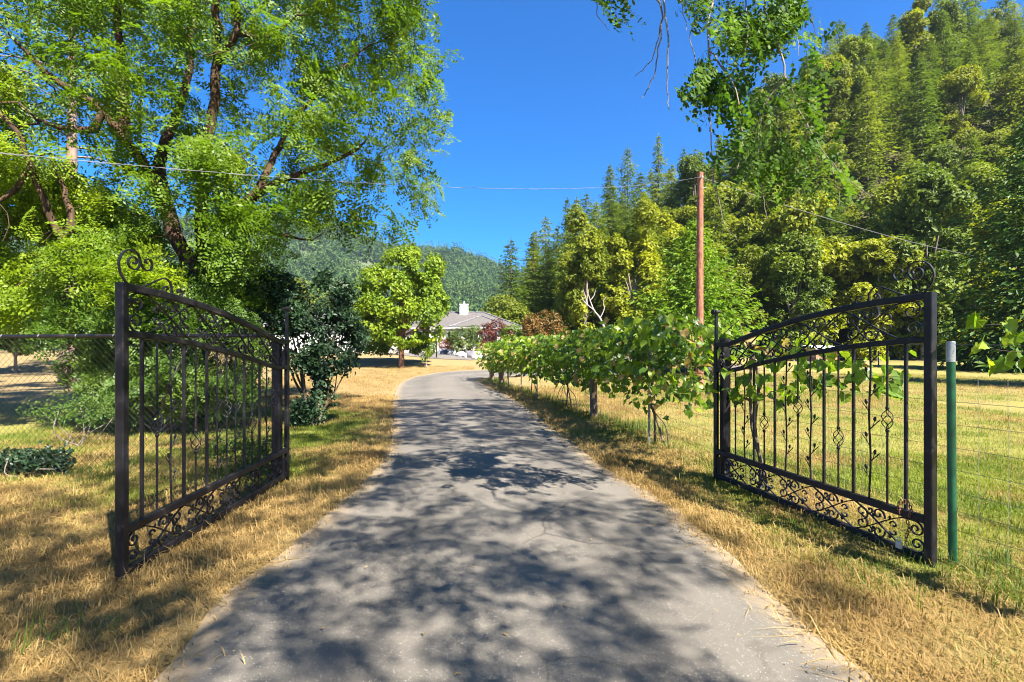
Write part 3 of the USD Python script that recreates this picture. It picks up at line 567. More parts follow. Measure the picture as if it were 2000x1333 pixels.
    part(g, 'scroll', join([sweep(put3(np.vstack([spiral((.02, 1.47), .045, 1.2, -1.6, .15, 20, 1)])), N, .012, .007, 0), sweep(put3(spiral((.025, 1.38), .045, 1.2, 1.6, .15, 20, -1)), N, .012, .007, 0)]), iron)
    for q in FIN: part(g, 'finial_scroll', sweep(put3(spline(q, 5)), N, .014, .009, 0), iron)
    return g
HR = np.array([2.35, 5.48]); FR = np.array([2.91, 3.39]); HL = np.array([-2.57, 5.48]); FL = np.array([-2.53, 3.16])
for Hh, Fh, lab, fl, dz in ((HR, FR, 'black wrought iron gate right of the driveway, open against the wire fence, with a chain', 1, .0), (HL, FL, 'black wrought iron gate left of the driveway, open in front of the chain link fence', -1, .035)):
    d = Fh - Hh; gate(lab, (Hh[0], Hh[1], 0), math.atan2(d[1], d[0]), float(np.linalg.norm(d)), fl, dz)
for i, (x, y, lab) in enumerate([(HR[0] + .065, HR[1] + .03, 'black square gate post behind the hinge of the right gate'), (HL[0] - .072, HL[1] - .01, 'black square gate post behind the hinge of the left gate')]):
    t = thing('gate_post', lab, 'post', 'gate posts', (x, y, 0))
    part(t, 'post', sweep([(0, 0, -.3), (0, 0, .8), (0, 0, 1.60)], np.array([1.0, 0, 0]), .09, .09, .1), iron, smooth=30); part(t, 'cap', sweep([(0, 0, 1.601), (0, 0, 1.635)], np.array([1.0, 0, 0]), .098, .098, .3), iron, smooth=30)
    sx = -1 if i == 0 else 1
    for za, zb_ in ((.12, .30), (1.30, 1.50)): part(t, 'hinge', join([tube([(sx * .08, -.02, za), (sx * .08, -.02, zb_)], .022, 8), box(min(0, sx * .08), max(0, sx * .08), -.03, -.012, za + .05, za + .12)]), iron, smooth=30)
# chain and padlock hanging on the right gate
u = (FR - HR) / np.linalg.norm(FR - HR); nrm = np.array([u[1], -u[0]]); nrm = -nrm if nrm[0] > 0 else nrm
cpos = np.array([*(HR + u * 2.02), .30]); links = []
path = [np.array([0, .0, .055]) + np.array([.045 * math.sin(a), 0, .05 * math.cos(a)]) for a in np.linspace(-2.3, 2.3, 9)]
for j in range(7): path.append(np.array([.02 + .012 * math.sin(j), 0, -.035 - j * .026]))
ch = thing('rusty_chain', 'short rusty chain looped round the middle rail of the right gate', 'chain')
for j, q in enumerate(path):
    c = cpos + np.array([*(nrm * (.032 if j > 8 else (.032 if abs(j - 4) < 3 else .03))), 0]) + np.array([*(u * q[0]), q[2]])
    a = np.linspace(0, 2 * np.pi, 11); ax = np.array([*u, 0]) if j % 2 else np.array([*nrm, 0])
    part(ch, 'chain_link', tube(c + np.outer(.009 * np.cos(a), ax) + np.outer(.018 * np.sin(a), [0, 0, 1]), .0035, 5, False), rust, smooth=True)
pc = cpos + np.array([*(nrm * .045 - u * .03), -.215])
pl = thing('padlock', 'small silver padlock hanging from the rusty chain on the right gate', 'padlock', loc=pc, rz=math.atan2(u[1], u[0]))
part(pl, 'lock_body', sweep([(0, 0, -.025), (0, 0, .0), (0, 0, .022)], np.array([1.0, 0, 0]), .045, .02, .25), galv, smooth=30)
a = np.linspace(0, np.pi, 9); part(pl, 'shackle', tube([(.014, 0, .02)] + [(.014 * math.cos(t), 0, .04 + .014 * math.sin(t)) for t in a] + [(-.014, 0, .02)], .0035, 6), galv, smooth=True)

# ---------------------------------------------------------------- fences
cf = thing('chain_link_fence', 'chain link fence with a black top rail left of the left gate', 'fence', loc=(0, 0, 0))
CA, CB = np.array([-12.5, 5.95]), np.array([-2.72, 5.56]); cu = unit((CB - CA)[None])[0]; cl = float(np.linalg.norm(CB - CA)); ctop = 1.665
C3 = lambda s, z: np.stack([CA[0] + cu[0] * s, CA[1] + cu[1] * s, z], -1)
part(cf, 'top_rail', tube(C3(np.linspace(0, cl, 24), ctop + .006 * np.sin(np.linspace(0, 9, 24))), .023, 8), iron, smooth=True)
for s in (.1, 2.6, 5.1):
    part(cf, 'fence_post', tube(C3(np.array([s, s, s]), np.array([-.3, 1, ctop + .02])), .03, 8), iron, smooth=True)
ms = []; pitch = .074; Hc = ctop - .04
for d_ in (1, -1):
    for s in np.arange(-Hc, cl + Hc, pitch):
        a0, a1 = s, s + d_ * Hc; t0, t1 = 0., 1.
        lo_, hi_ = min(a0, a1), max(a0, a1)
        if hi_ < 3.2 or lo_ > cl: continue
        tt_ = np.clip((np.array([3.2, cl]) - a0) / (a1 - a0), 0, 1); t0, t1 = tt_.min(), tt_.max()
        if t1 - t0 < .01: continue
        t = np.array([t0, t1]); p = C3(a0 + (a1 - a0) * t, .04 + Hc * t); p[:, 1] += .003 * d_
        ms.append(tube(p, .0016, 3, False))
part(cf, 'wire_mesh', join(ms), chainwire, kind='stuff')
part(cf, 'tie_wire', join([tube(C3(s + .03 * np.cos(np.linspace(0, 6.3, 7)) * 0, ctop + .027 * np.sin(np.linspace(0, 6.3, 7))) + np.stack([0 * np.linspace(0, 1, 7), .027 * np.cos(np.linspace(0, 6.3, 7)), 0 * np.linspace(0, 1, 7)], 1), .004, 4) for s in np.arange(3.4, cl, .45)]), chainwire)

FENCE = np.array([(3.55, 1.9), (3.1, 3.43), (2.50, 5.48), (2.25, 8.0), (1.85, 10.96), (.75, 16.2), (-.3, 20.8), (-1.0, 23.9), (-.7, 25.6)])
fsp = spline(FENCE[2:], 8); fsp = np.vstack([FENCE[:2], fsp])
wf = thing('wire_fence', 'woven wire field fence running under the grapevines from the green post up the drive', 'fence')
def along(q, step):
    s = np.concatenate([[0], np.cumsum(np.linalg.norm(np.diff(q, axis=0), axis=1))]); t = np.arange(0, s[-1], step); return np.stack([np.interp(t, s, q[:, 0]), np.interp(t, s, q[:, 1])], 1)
fd = along(fsp, .4); sagr = np.random.default_rng(4)
for j, z in enumerate((.12, .24, .37, .51, .66, .82, .98, 1.14, 1.30)):
    ww = .006 * sagr.normal(size=len(fd)).cumsum() * .3
    part(wf, 'wire', tube(np.column_stack([fd, z + gz(fd[:, 0], fd[:, 1]) + np.clip(ww, -.03, .03)]), .0018, 3, False), wirem)
fs = along(fsp[:26], .16)
part(wf, 'stay_wires', join([tube([(x, y, .1 + float(gz(x, y))), (x + .004, y, .7), (x, y, 1.31)], .0015, 3, False) for x, y in fs]), wirem, kind='stuff')
part(wf, 'top_wire', tube(np.column_stack([fd, 1.535 + .0 * fd[:, 0] + .012 * np.sin(fd[:, 1] * 2)]), .0022, 3, False), wirem)
gp = thing('fence_post', 'round green steel fence post with a bare silver top beside the right gate', 'post', loc=(3.1, 3.43, 0))
part(gp, 'post', tube([(.012, .0, -.4), (.0, 0, .8), (-.005, 0, 1.42)], .026, 12), greenpaint, smooth=40); part(gp, 'silver_top', tube([(-.005, 0, 1.42), (-.006, 0, 1.56), (-.006, 0, 1.565)], [.0275, .0275, .024], 12), galv, smooth=40)
for i, (x, y, r, h, lab) in enumerate([(1.85, 10.96, .085, 1.35, 'weathered round wooden post in the middle of the grapevine row'), (-.97, 23.6, .12, 1.15, 'weathered wooden end post at the far end of the grapevine row'), (-.45, 21.6, .13, 1.2, 'weathered wooden post just in front of the far end post of the vine row')]):
    rr = np.random.default_rng(60 + i); zs = np.linspace(-.3, h, 9)
    t = thing('wooden_post', lab, 'post', 'wooden posts of the vine row', (x, y, float(gz(x, y)))); part(t, 'post', tube(np.stack([.012 * rr.normal(size=9).cumsum() * .4, 0 * zs, zs], 1), r * (1.05 - .12 * np.linspace(0, 1, 9)), 10), postwood, smooth=50)
    [part(t, 'staple', box(-r - .006, -r + .01, -.012, .012, z, z + .02), wirem) for z in (.5, .8, 1.05)]
for i, (px, Y) in enumerate([(1049, 14.8), (1018, 17.3), (1268, 7.6), (993, 19.2)]):
    x, y = (px - 1000) / FPX * Y, Y
    t = thing('thin_stake', ['thin dark steel stake under the vines left of the thick wooden post', 'thin steel stake under the vines, second left of the thick wooden post', 'thin steel stake beside the twin vine trunks', 'thin steel stake near the far end of the vine row'][i], 'stake', 'steel stakes of the vine row', (x, y, float(gz(x, y))))
    part(t, 'stake', join([box(-.018, .018, -.003, .003, -.3, 1.5), box(-.003, .003, .003, .03, -.3, 1.5)]), wirem)
# far field fence
ff = thing('far_fence', 'thin far wire fence crossing the field beyond the right gate', 'fence')
for j, px in enumerate(range(1560, 2040, 52)):
    p = at(px, 0, 40 - j * .6); z = float(gz(p[0], p[1])); part(ff, 'fence_post', tube([(p[0], p[1], z - .2), (p[0], p[1], z + 1.25)], .04, 5), postwood)
P0 = [at(px, 0, 40 - j * .6) for j, px in enumerate(range(1560, 2040, 52))]
for h in (.6, 1.15): part(ff, 'wire', tube([(p[0], p[1], float(gz(p[0], p[1])) + h) for p in P0], .008, 3, False), wirem)

# ---------------------------------------------------------------- utility pole and lines
PX, PY = .386 * 20, 20.0; pz = float(gz(PX, PY)); ptop = EYE + 347 / FPX * 20
up_ = thing('utility_pole', 'tall reddish brown wooden utility pole behind the grapevines', 'utility pole', loc=(PX, PY, pz))
part(up_, 'pole', tube([(0, 0, -.5), (0, .0, 4), (0.02, 0, ptop - pz)], [.155, .14, .118], 12), polewood, smooth=40)
part(up_, 'bracket', join([box(-.02, .02, -.22, -.12, ptop - pz - .28, ptop - pz - .22), tube([(0, -.2, ptop - pz - .25), (0, -.3, ptop - pz - .25)], .03, 6), tube([(.1, 0, ptop - pz - .62), (.28, 0, ptop - pz - .6)], .015, 5)]), galv)
def sag(a, b, s, n=40): t = np.linspace(0, 1, n); return a + np.outer(t, b - a) - np.outer(4 * s * t * (1 - t), [0, 0, 1])
pt = np.array([PX, PY - .15, ptop - .22])
A0 = at(-160, 283, 5.2); ln = thing('overhead_cable', 'pale twisted overhead cable from the pole across the sky into the left trees', 'cable')
c = sag(A0, pt, .48); part(ln, 'messenger_wire', tube(c, .0032, 5), cable_grey, smooth=True)
a = np.linspace(0, 150, 420); cc = sag(A0, pt, .48, 420); part(ln, 'insulated_wire', tube(cc + np.stack([0 * a, .006 * np.cos(a), .006 * np.sin(a) - .003], 1), .0032, 4), darkrock, smooth=True)
B0 = at(2010, 516, 40.0); ln = thing('overhead_cable', 'pale overhead cable from the pole down to the right behind the dark conifer', 'cable')
c = sag(pt + (0.1, .1, 0), B0, .55); part(ln, 'messenger_wire', tube(c, .014, 5), cable_grey, smooth=True)

# ---------------------------------------------------------------- the near trees
rg = np.random.default_rng(11)
sprigs = [locust_sprig(rg, rg.uniform(.40, .52), 6) for _ in range(5)]
def poly_att(poly, n, Y0, Y1, rng, thr, ns, seed, Yfun=None):
    pg = Polygon(poly); x0, y0, x1, y1 = pg.bounds; out = []
    px = rng.uniform(x0, x1, n * 4); py = rng.uniform(y0, y1, n * 4); k = shapely.contains_xy(pg, px, py); px, py = px[k], py[k]
    Y = rng.uniform(Y0, Y1, len(px)); Y = Yfun(px, Y) if Yfun else Y
    p = np.stack([(px - 1000) / FPX * Y, Y, EYE - (py - HOR) / FPX * Y], 1)
    return p[meshkit.fbm(p / ns, 2, seed) > thr][:n]
TL = lambda pts: [at(*q) for q in pts]
limbs = [
    (TL([(378, 815, 10.3), (379, 640, 10.3), (372, 520, 10.3), (345, 468, 10.2), (325, 415, 10.1), (298, 355, 10.0), (275, 315, 9.9), (250, 283, 9.8), (215, 232, 9.7), (180, 200, 9.6), (120, 165, 9.5), (60, 110, 9.4)]), .27, .05, None),
    (TL([(240, 270, 9.8), (243, 165, 9.9), (232, 70, 10.1), (222, -60, 10.3), (200, -220, 10.6)]), .105, .03, 0),
    (TL([(205, 235, 9.7), (175, 257, 9.5), (120, 250, 9.4), (70, 232, 9.2), (35, 200, 9.0)]), .085, .02, 0),
    (TL([(340, 460, 10.2), (312, 345, 10.5), (322, 280, 10.7), (350, 215, 11.1), (372, 120, 11.5), (380, -60, 12)]), .15, .035, 0),
    (TL([(384, 640, 10.35), (398, 540, 10.5), (393, 430, 10.6), (402, 300, 10.5), (420, 180, 10.4), (425, 100, 10.4), (421, -40, 10.4), (425, -250, 10.5)]), .17, .04, 0),
    (TL([(398, 530, 10.5), (418, 480, 10.3), (462, 402, 10.0), (500, 385, 9.8), (545, 352, 9.6), (620, 330, 9.4), (700, 290, 9.2)]), .15, .03, 4),
    (TL([(445, 430, 10.1), (480, 448, 9.8), (530, 455, 9.6), (610, 470, 9.3)]), .07, .015, 5),
    (TL([(424, 120, 10.4), (446, 90, 10.1), (470, 62, 9.9), (520, 75, 9.6), (580, 30, 9.4)]), .08, .02, 4),
    (TL([(462, 50, 10.1), (458, -40, 10.4), (520, -140, 10.6), (640, -200, 10.8)]), .08, .02, 7),
    (TL([(500, 385, 9.8), (560, 260, 10.4), (640, 160, 10.8), (720, 90, 11)]), .08, .02, 5),
]
crownpoly = [(-380, -480), (640, -480), (850, -180), (868, 0), (890, 115), (842, 190), (850, 250), (890, 275), (870, 330), (866, 392), (812, 436), (795, 470), (745, 460), (690, 470), (640, 432), (590, 462), (545, 510), (480, 560), (380, 560), (330, 500), (270, 520), (190, 540), (100, 470), (-380, 500)]
att = np.vstack([poly_att(crownpoly, 1250, 8.3, 12.8, rg, .47, 1.5, 3), poly_att([(330, 480), (480, 480), (520, 600), (470, 680), (330, 660)], 70, 9.6, 10.9, rg, .4, .8, 4)])
gapfn = lambda p: meshkit.fbm(p / .95, 2, 17) > .475
leafing_tree('locust_tree', 'big leaning locust tree with feathery bright leaves and dark furrowed limbs behind the left gate', 'tree', limbs, att, sprigs, locust_leaf, locust_bark, 12500, rg, gap=gapfn, tip_r=.017, scale=(.8, 1.3), clear=.5)
limbs = [(TL([(236, 850, 9.3), (225, 620, 9.3), (205, 552, 9.25), (168, 505, 9.2), (130, 470, 9.1), (95, 420, 9.0), (72, 365, 8.9), (45, 290, 8.8), (20, 240, 8.7), (-30, 190, 8.6), (-120, 60, 8.5)]), .115, .03, None),
    (TL([(130, 470, 9.1), (140, 420, 9.1), (118, 365, 9.3), (100, 300, 9.5)]), .07, .02, 0), (TL([(60, 340, 8.9), (10, 390, 8.6), (-60, 400, 8.4)]), .05, .015, 0)]
att = np.vstack([poly_att([(-380, 0), (60, 120), (160, 300), (240, 420), (300, 560), (200, 590), (130, 520), (60, 620), (-380, 640)], 260, 8.0, 10.5, rg, .46, 1.2, 8)])
leafing_tree('locust_tree', 'smaller locust trunk leaning to the left edge with a broken stub behind the left gate', 'tree', limbs, att, sprigs, locust_leaf, locust_bark, 4200, rg, gap=gapfn, tip_r=.017)
# the shade tree: stands behind and right of the camera, its crown reaches over the driveway, one spray hangs into view
trg_n = 12000; gxs = rg.uniform(-8.5, 4.2, trg_n); gys = rg.uniform(-2, 14.6, trg_n)
keep = (noise2(gxs, gys, .32, 51) > .415 - .06 * sstep(5, 9, gys)) & ~((gxs > .7) & (gys < 3.6) & (rg.uniform(size=trg_n) < .7)) & ~((gxs > 2.0) & (rg.uniform(size=trg_n) < .70)) & ~((gxs < -3.5) & (gys > 9) & (rg.uniform(size=trg_n) < .5)) & ~((gxs > .8) & (gys > 4) & (gys < 7.5) & (rg.uniform(size=trg_n) < .5))
gxs, gys = gxs[keep], gys[keep]
tz = rg.uniform(4.6, 8.6, len(gxs)); ct = 1 / math.tan(SUN_EL)
sx, sy = gxs + SUN_AZ[0] * ct * tz, gys + SUN_AZ[1] * ct * tz
lim = EYE + .745 * np.maximum(sy, 0) + .9; need = (sy > 0) & (tz < lim)
tz = np.where(need, tz + 3.2, tz); sx, sy = gxs + SUN_AZ[0] * ct * tz, gys + SUN_AZ[1] * ct * tz
ok = (sy <= 0.3) | (tz > EYE + .745 * np.maximum(sy, 0) + .75) | (np.abs(sx) > 1.12 * np.maximum(sy, 0) + .7)
ok &= (sx > -.9) & ((gxs < 1.5) | ((gxs < 2.4) & (rg.uniform(size=len(gxs)) < .3)))
hc = np.array([2.0, 3.5, 3.3]); rel = np.stack([sx, sy, tz], 1) - hc; perp = np.linalg.norm(rel - np.outer(rel @ sun_dir, sun_dir), axis=1); ok &= ~((perp < 1.0) & (rg.uniform(size=len(sx)) < .85))
canopy = np.stack([sx, sy, tz], 1)[ok]
print('canopy', len(canopy), np.round(canopy.min(0), 1), np.round(canopy.max(0), 1))
tb = (8.3, -3.2)
limbs = [([(10.6, -5.2, -.2), (10.5, -5.1, 2), (10.2, -4.7, 4.4), (9.6, -4.2, 6.6)], .36, .2, None), ([(9.6, -4.2, 6.6), (8.2, -2.4, 8.2), (6.6, -.4, 9.4), (5.2, 2.0, 10.2), (4.6, 4.4, 10.9)], .04, .012, 0), ([(9.6, -4.2, 6.6), (9.2, -1.4, 8.8), (8.7, 2.0, 10.2), (8.2, 5.0, 11.2), (7.6, 7.2, 11.8)], .045, .012, 0),
         ([(9.6, -4.2, 6.6), (7.2, -4.6, 7.6), (4.6, -4.6, 8.4), (2.4, -3.8, 9.0)], .045, .012, 0), ([(6.6, -.4, 9.4), (5.0, 1.4, 8.2), (3.4, 2.8, 6.8), (2.35, 3.5, 5.55)], .03, .016, 1)]
nodes, par, rad = limb_nodes(limbs)
P, pr = grow(list(zip(nodes, par, rad)), canopy[rg.permutation(len(canopy))[:900]], .4, 3.2, .6, 60, rg)
outc = lambda p: (p[:, 1] <= .3) | (p[:, 2] > EYE + .725 * np.maximum(p[:, 1], 0) + .12) | (np.abs(p[:, 0]) > 1.08 * np.maximum(p[:, 1], 0) + .3)
rmin = np.concatenate([rad, np.full(len(P) - len(rad), .003)])
# the hanging spray: limbs and twigs that drop into view, each compound leaf a leaf of its own
HY = 3.55; H3 = lambda pts: [at(px, py, Yq) for px, py, Yq in pts]
hang = [([(2.35, 3.5, 5.55)] + H3([(1440, -60, 3.9), (1390, 10, 3.7), (1383, 100, 3.6), (1388, 200, 3.55), (1392, 330, 3.5), (1405, 400, 3.5)]),   .012, .002), ([(2.35, 3.5, 5.55)] + H3([(1500, -30, 3.8), (1515, 60, 3.7), (1535, 150, 3.65), (1575, 240, 3.6), (1625, 320, 3.6), (1700, 385, 3.6)]), .010, .002),
        ([(2.35, 3.5, 5.55)] + H3([(1300, -70, 3.9), (1294, 20, 3.8), (1290, 80, 3.75), (1276, 150, 3.75), (1254, 192, 3.75)]), .010, .003), (H3([(1296, 0, 3.8), (1303, 90, 3.7), (1304, 150, 3.7), (1307, 215, 3.7)]), .007, .003), (H3([(1292, 40, 3.8), (1275, 110, 3.8), (1262, 130, 3.85), (1240, 150, 3.85)]), .005, .0025),
        (H3([(1300, -70, 3.9), (1220, -60, 3.9), (1172, -10, 3.9), (1168, 30, 3.9), (1190, 60, 3.9)]), .006, .002), (H3([(1383, 100, 3.6), (1430, 160, 3.4), (1450, 260, 3.35), (1440, 330, 3.3)]), .007, .002), (H3([(1535, 150, 3.65), (1490, 220, 3.5), (1480, 330, 3.45), (1500, 430, 3.4)]), .007, .002),
        (H3([(1575, 240, 3.6), (1560, 320, 3.7), (1555, 400, 3.8)]), .006, .002), (H3([(1625, 320, 3.6), (1640, 400, 3.6)]), .005, .002), (H3([(1390, 300, 3.5), (1410, 420, 3.5), (1440, 470, 3.5)]), .004, .0015), (H3([(1500, -30, 3.8), (1570, 20, 4.0), (1600, 80, 4.1)]), .006, .002), (H3([(1300, -70, 3.9), (1330, 0, 3.7), (1340, 60, 3.6)]), .006, .002), (H3([(1440, -60, 3.9), (1462, 40, 3.7), (1450, 130, 3.6), (1470, 200, 3.6)]), .006, .002), (H3([(1390, 10, 3.7), (1350, 60, 3.6), (1362, 150, 3.55), (1345, 200, 3.5)]), .005, .002), (H3([(1500, -30, 3.8), (1548, 50, 3.7), (1560, 110, 3.6)]), .005, .002), (H3([(1440, -60, 3.9), (1420, 30, 4.0), (1415, 110, 4.1)]), .005, .002)]
wood, rr_, kids = tree_tubes(P, pr, rmin, tip=.0022)
st = thing('shade_tree', 'overhanging locust branches with hanging leafy sprays and bare twigs against the sky at top right', 'tree')
part(st, 'trunk', wood, locust_bark, smooth=True)
for q, ra, rb in hang:
    c = spline(q, 5); c[1:-1] += rg.normal(size=c[1:-1].shape) * .006; part(st, 'hanging_twig', tube(c, np.linspace(ra, rb, len(c)), 6), grey_bark, smooth=True)
cd, ci = cKDTree(P).query(canopy); sel = rg.choice(len(canopy), 4300); pos = canopy[sel] + rg.normal(size=(len(sel), 3)) * .10; pos = pos[outc(pos - [0, 0, .15])]
pi = scatter(f'{st}/canopy_foliage', [(s, locust_leaf) for s in sprigs], pos, yaw_quats(rg, len(pos), .35), rg.uniform(.45, .8, len(pos)), rg.integers(0, 5, len(pos))); tag(pi.GetPrim(), kind='stuff')
near_leaf = [pinnate(rg.uniform(.19, .27), 8, rg.uniform(.040, .050), .50, rg, droop=rg.uniform(.1, .5)) for _ in range(8)]
def oriented(m, org, xd, zd):
    x = np.asarray(xd) / np.linalg.norm(xd); z = zd - x * (x @ zd); z /= np.linalg.norm(z); y = np.cross(z, x); return m[0] @ np.stack([x, y, z]) + org, m[1]
hz_poly = Polygon([(1178, -40), (1200, 42), (1240, 40), (1285, 62), (1320, 60), (1350, 120), (1345, 190), (1385, 250), (1395, 330), (1410, 395), (1500, 400), (1545, 390), (1690, 405), (1720, 380), (1660, 310), (1615, 250), (1640, 150), (1610, 70), (1560, 90), (1575, 40), (1560, -40)])
cand = []
for hi_, (q, ra, rb) in enumerate(hang):
    if hi_ in (2, 3, 4): continue
    c = spline(q, 14); cand += [(p, hi_) for p in c]
cp = np.array([c[0] for c in cand]); pxs = 1000 + cp[:, 0] / cp[:, 1] * FPX; pys = HOR - (cp[:, 2] - EYE) / cp[:, 1] * FPX
okc = np.where((pys > -50))[0]; n_l = 0; tries = 0
extra = []
while n_l < 460 and tries < 9000:
    tries += 1; k = rg.choice(okc); p = cp[k] + rg.normal(size=3) * [.12, .14, .05]
    xd = np.array([rg.normal(), rg.normal() * .8, -1.0 + rg.normal() * .4]); m = near_leaf[rg.integers(8)]
    e = p + unit(xd[None])[0] * .2; ppx, ppy = 1000 + e[0] / e[1] * FPX, HOR - (e[2] - EYE) / e[1] * FPX
    if not hz_poly.contains(shapely.Point(ppx, ppy)): continue
    if meshkit.noise(np.array([ppx / 60, ppy / 60, 3.0]), 5) < .42 or (ppy > 200 and rg.uniform() < .6): continue
    m = oriented((m[0] * rg.uniform(.9, 1.25), m[1]), p, xd, np.array([rg.normal() * .6 + .5, -.6 + rg.normal() * .5, .7])); n_l += 1
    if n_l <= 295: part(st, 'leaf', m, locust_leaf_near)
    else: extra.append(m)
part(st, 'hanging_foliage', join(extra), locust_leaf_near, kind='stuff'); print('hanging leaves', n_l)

# ---------------------------------------------------------------- shrubs and bushes left of the drive
def stems(base, tips, rng, r0, mid=.4):
    return join([tube(spline([base + rng.normal(size=3) * [.08, .08, 0], base * (1 - mid) + tp * mid + rng.normal(size=3) * .1, tp], 4), np.linspace(r0 * rng.uniform(.6, 1.2), .006, 9), 5, False) for tp in tips])
def oval_leaf(L, w, fold=.25, curl=.2):
    v = np.array([(0, 0, 0), (.3 * L, -w, fold * w), (.3 * L, w, fold * w), (.7 * L, -w * .8, fold * w - curl * L * .4), (.7 * L, w * .8, fold * w - curl * L * .4), (L, 0, -curl * L), (.35 * L, 0, -.01 * L), (.7 * L, 0, -curl * L * .45)])
    return v, np.array([(0, 1, 6), (0, 6, 2), (1, 3, 7), (1, 7, 6), (6, 7, 4), (6, 4, 2), (3, 5, 7), (7, 5, 4)])
def leaf_bunch(rng, n, spread, L, w):
    ms = []
    for _ in range(n): ms.append(rotz(oval_leaf(L * rng.uniform(.7, 1.2), w * rng.uniform(.8, 1.1)), rng.uniform(0, 6.3), rng.uniform(-.4, .9), rng.normal(size=3) * spread))
    return join(ms)
def bush(name, label, cat, blobs, n, protos, mat, rng, stem_r=.03, nst=9, base=None, thr=.40, ns=.7, scale=(.7, 1.2), barkm=grey_bark, seed=0, shell=.35, out=.6):
    base = np.array(base if base is not None else [blobs[0][0][0], blobs[0][0][1], 0.0]); base[2] = gz(base[0], base[1])
    p, d = blob_cloud(blobs, n, rng, thr, ns, shell, seed); ok = p[:, 2] > base[2] + .05; p, d = p[ok], d[ok]
    t = thing(name, label, cat); tips = p[rng.choice(len(p), nst)]
    part(t, 'stem', stems(base, tips, rng, stem_r), barkm, smooth=True)
    xd = d * out + rng.normal(size=d.shape) * .7; zd = sun_dir * .9 + d * .6 + rng.normal(size=d.shape) * .45
    pi = scatter(f'{t}/foliage', [(q, mat) for q in protos], p, quat_from(xd, zd), rng.uniform(*scale, len(p)), rng.integers(0, len(protos), len(p))); tag(pi.GetPrim(), kind='stuff')
    return t
rb = np.random.default_rng(21)
glossy = [leaf_bunch(rb, 7, .055, .095, .026) for _ in range(4)]
small = [leaf_bunch(rb, 9, .06, .06, .014) for _ in range(4)]
fine = [leaf_bunch(rb, 14, .05, .045, .008) for _ in range(4)]
W = lambda px, py, Y, r: (at(px, py, Y), r)
bush('dark_shrub', 'dark glossy leaved upright shrub beside the driveway, right of the left gate', 'shrub', [W(608, 610, 9.7, (.62, .5, .55)), W(650, 640, 9.8, (.6, .5, .5)), W(640, 695, 9.7, (.62, .5, .45)), W(560, 610, 9.9, (.55, .5, .7)), W(600, 760, 9.6, (.36, .35, .6)), W(520, 575, 10.0, (.4, .4, .5)), W(665, 570, 9.8, (.35, .3, .4)), W(585, 690, 9.7, (.42, .4, .5)), W(690, 660, 9.8, (.28, .3, .35)), W(600, 800, 9.7, (.34, .32, .36)), W(625, 770, 9.6, (.34, .32, .5)), W(540, 560, 9.9, (.35, .35, .45)), W(650, 560, 9.8, (.35, .3, .4))], 2250, glossy, shrub_leaf, rb, .035, 14, base=(-3.95, 9.75, 0), thr=.45, ns=.42, barkm=vine_bark, seed=5, scale=(.6, 1.05))
bush('green_bush', 'large spreading green bush behind the chain link fence and left gate', 'bush', [W(300, 680, 8.9, (1.25, 1.0, 1.15)), W(205, 650, 9.3, (.9, .9, .9)), W(410, 690, 8.9, (.9, .8, 1.05)), W(330, 590, 9.5, (1.1, .9, .7)), W(480, 640, 9.6, (.55, .6, .9)), W(240, 740, 8.8, (.6, .6, .5))], 2600, sprigs_small := [locust_sprig(rb, .25, 5) for _ in range(3)], bush_leaf, rb, .04, 16, base=(-6.4, 9.0, 0), thr=.40, ns=.75, scale=(.6, 1.0), seed=2)
bush('yellow_green_cypress', 'small yellow green feathery evergreen rising between locust trunk and dark shrub', 'tree', [W(445, 640, 12, (.7, .6, 1.1)), W(452, 570, 12, (.45, .45, .9))], 1300, fine, bush_leaf, rb, .05, 6, base=(-7.0, 12.0, 0), thr=.36, seed=9)
for i, (blobs, n, mt, lab) in enumerate([([W(70, 895, 5.85, (.34, .22, .12)), W(115, 905, 5.8, (.25, .18, .09)), W(15, 900, 5.9, (.3, .22, .12))], 170, ivy_leaf, 'low dark ivy clump under the chain link fence at the left edge'), ([W(455, 880, 5.9, (.42, .2, .22)), W(520, 890, 5.8, (.3, .2, .2))], 240, bush_leaf, 'low weedy clump under the chain link fence, seen through the left gate'), ([W(150, 800, 7.6, (.8, .5, .25))], 200, bush_leaf, 'low scrubby clump behind the chain link fence left of the left gate')]):
    bush('ground_ivy' if i == 0 else 'weed_clump', lab, 'weeds', blobs, n, small if i else glossy, mt, rb, .008, 8, thr=.36, ns=.35, scale=(.5, .8))
pines = [(-20.6, 22.5)]
t = thing('pine_tree', 'tall pine with a straight pale pinkish trunk at the far left', 'tree', loc=(-20.6, 22.5, 0))
zs = np.linspace(-.3, 23, 16); part(t, 'trunk', tube(np.stack([.25 * np.sin(zs * .12), 0 * zs, zs], 1), np.linspace(.33, .06, 16), 10), pine_bark, smooth=True)
part(t, 'branch', join([tube(spline([(0, 0, z), (1.2 * math.cos(a), 1.2 * math.sin(a), z + .2), (2.6 * math.cos(a), 2.6 * math.sin(a), z - .1)], 3), [.06, .05, .05, .04, .03, .03, .01], 4, False) for z, a in zip(np.linspace(10, 22, 26), rb.uniform(0, 6.3, 26))]), grey_bark)
part(t, 'crown', crown_mesh([((2.0 * math.cos(a), 2.0 * math.sin(a), z), (1.3, 1.3, .7)) for z, a in zip(np.linspace(10.5, 23, 24), rb.uniform(0, 6.3, 24))], 5000, .16, rb, .3), conifer_leaf)
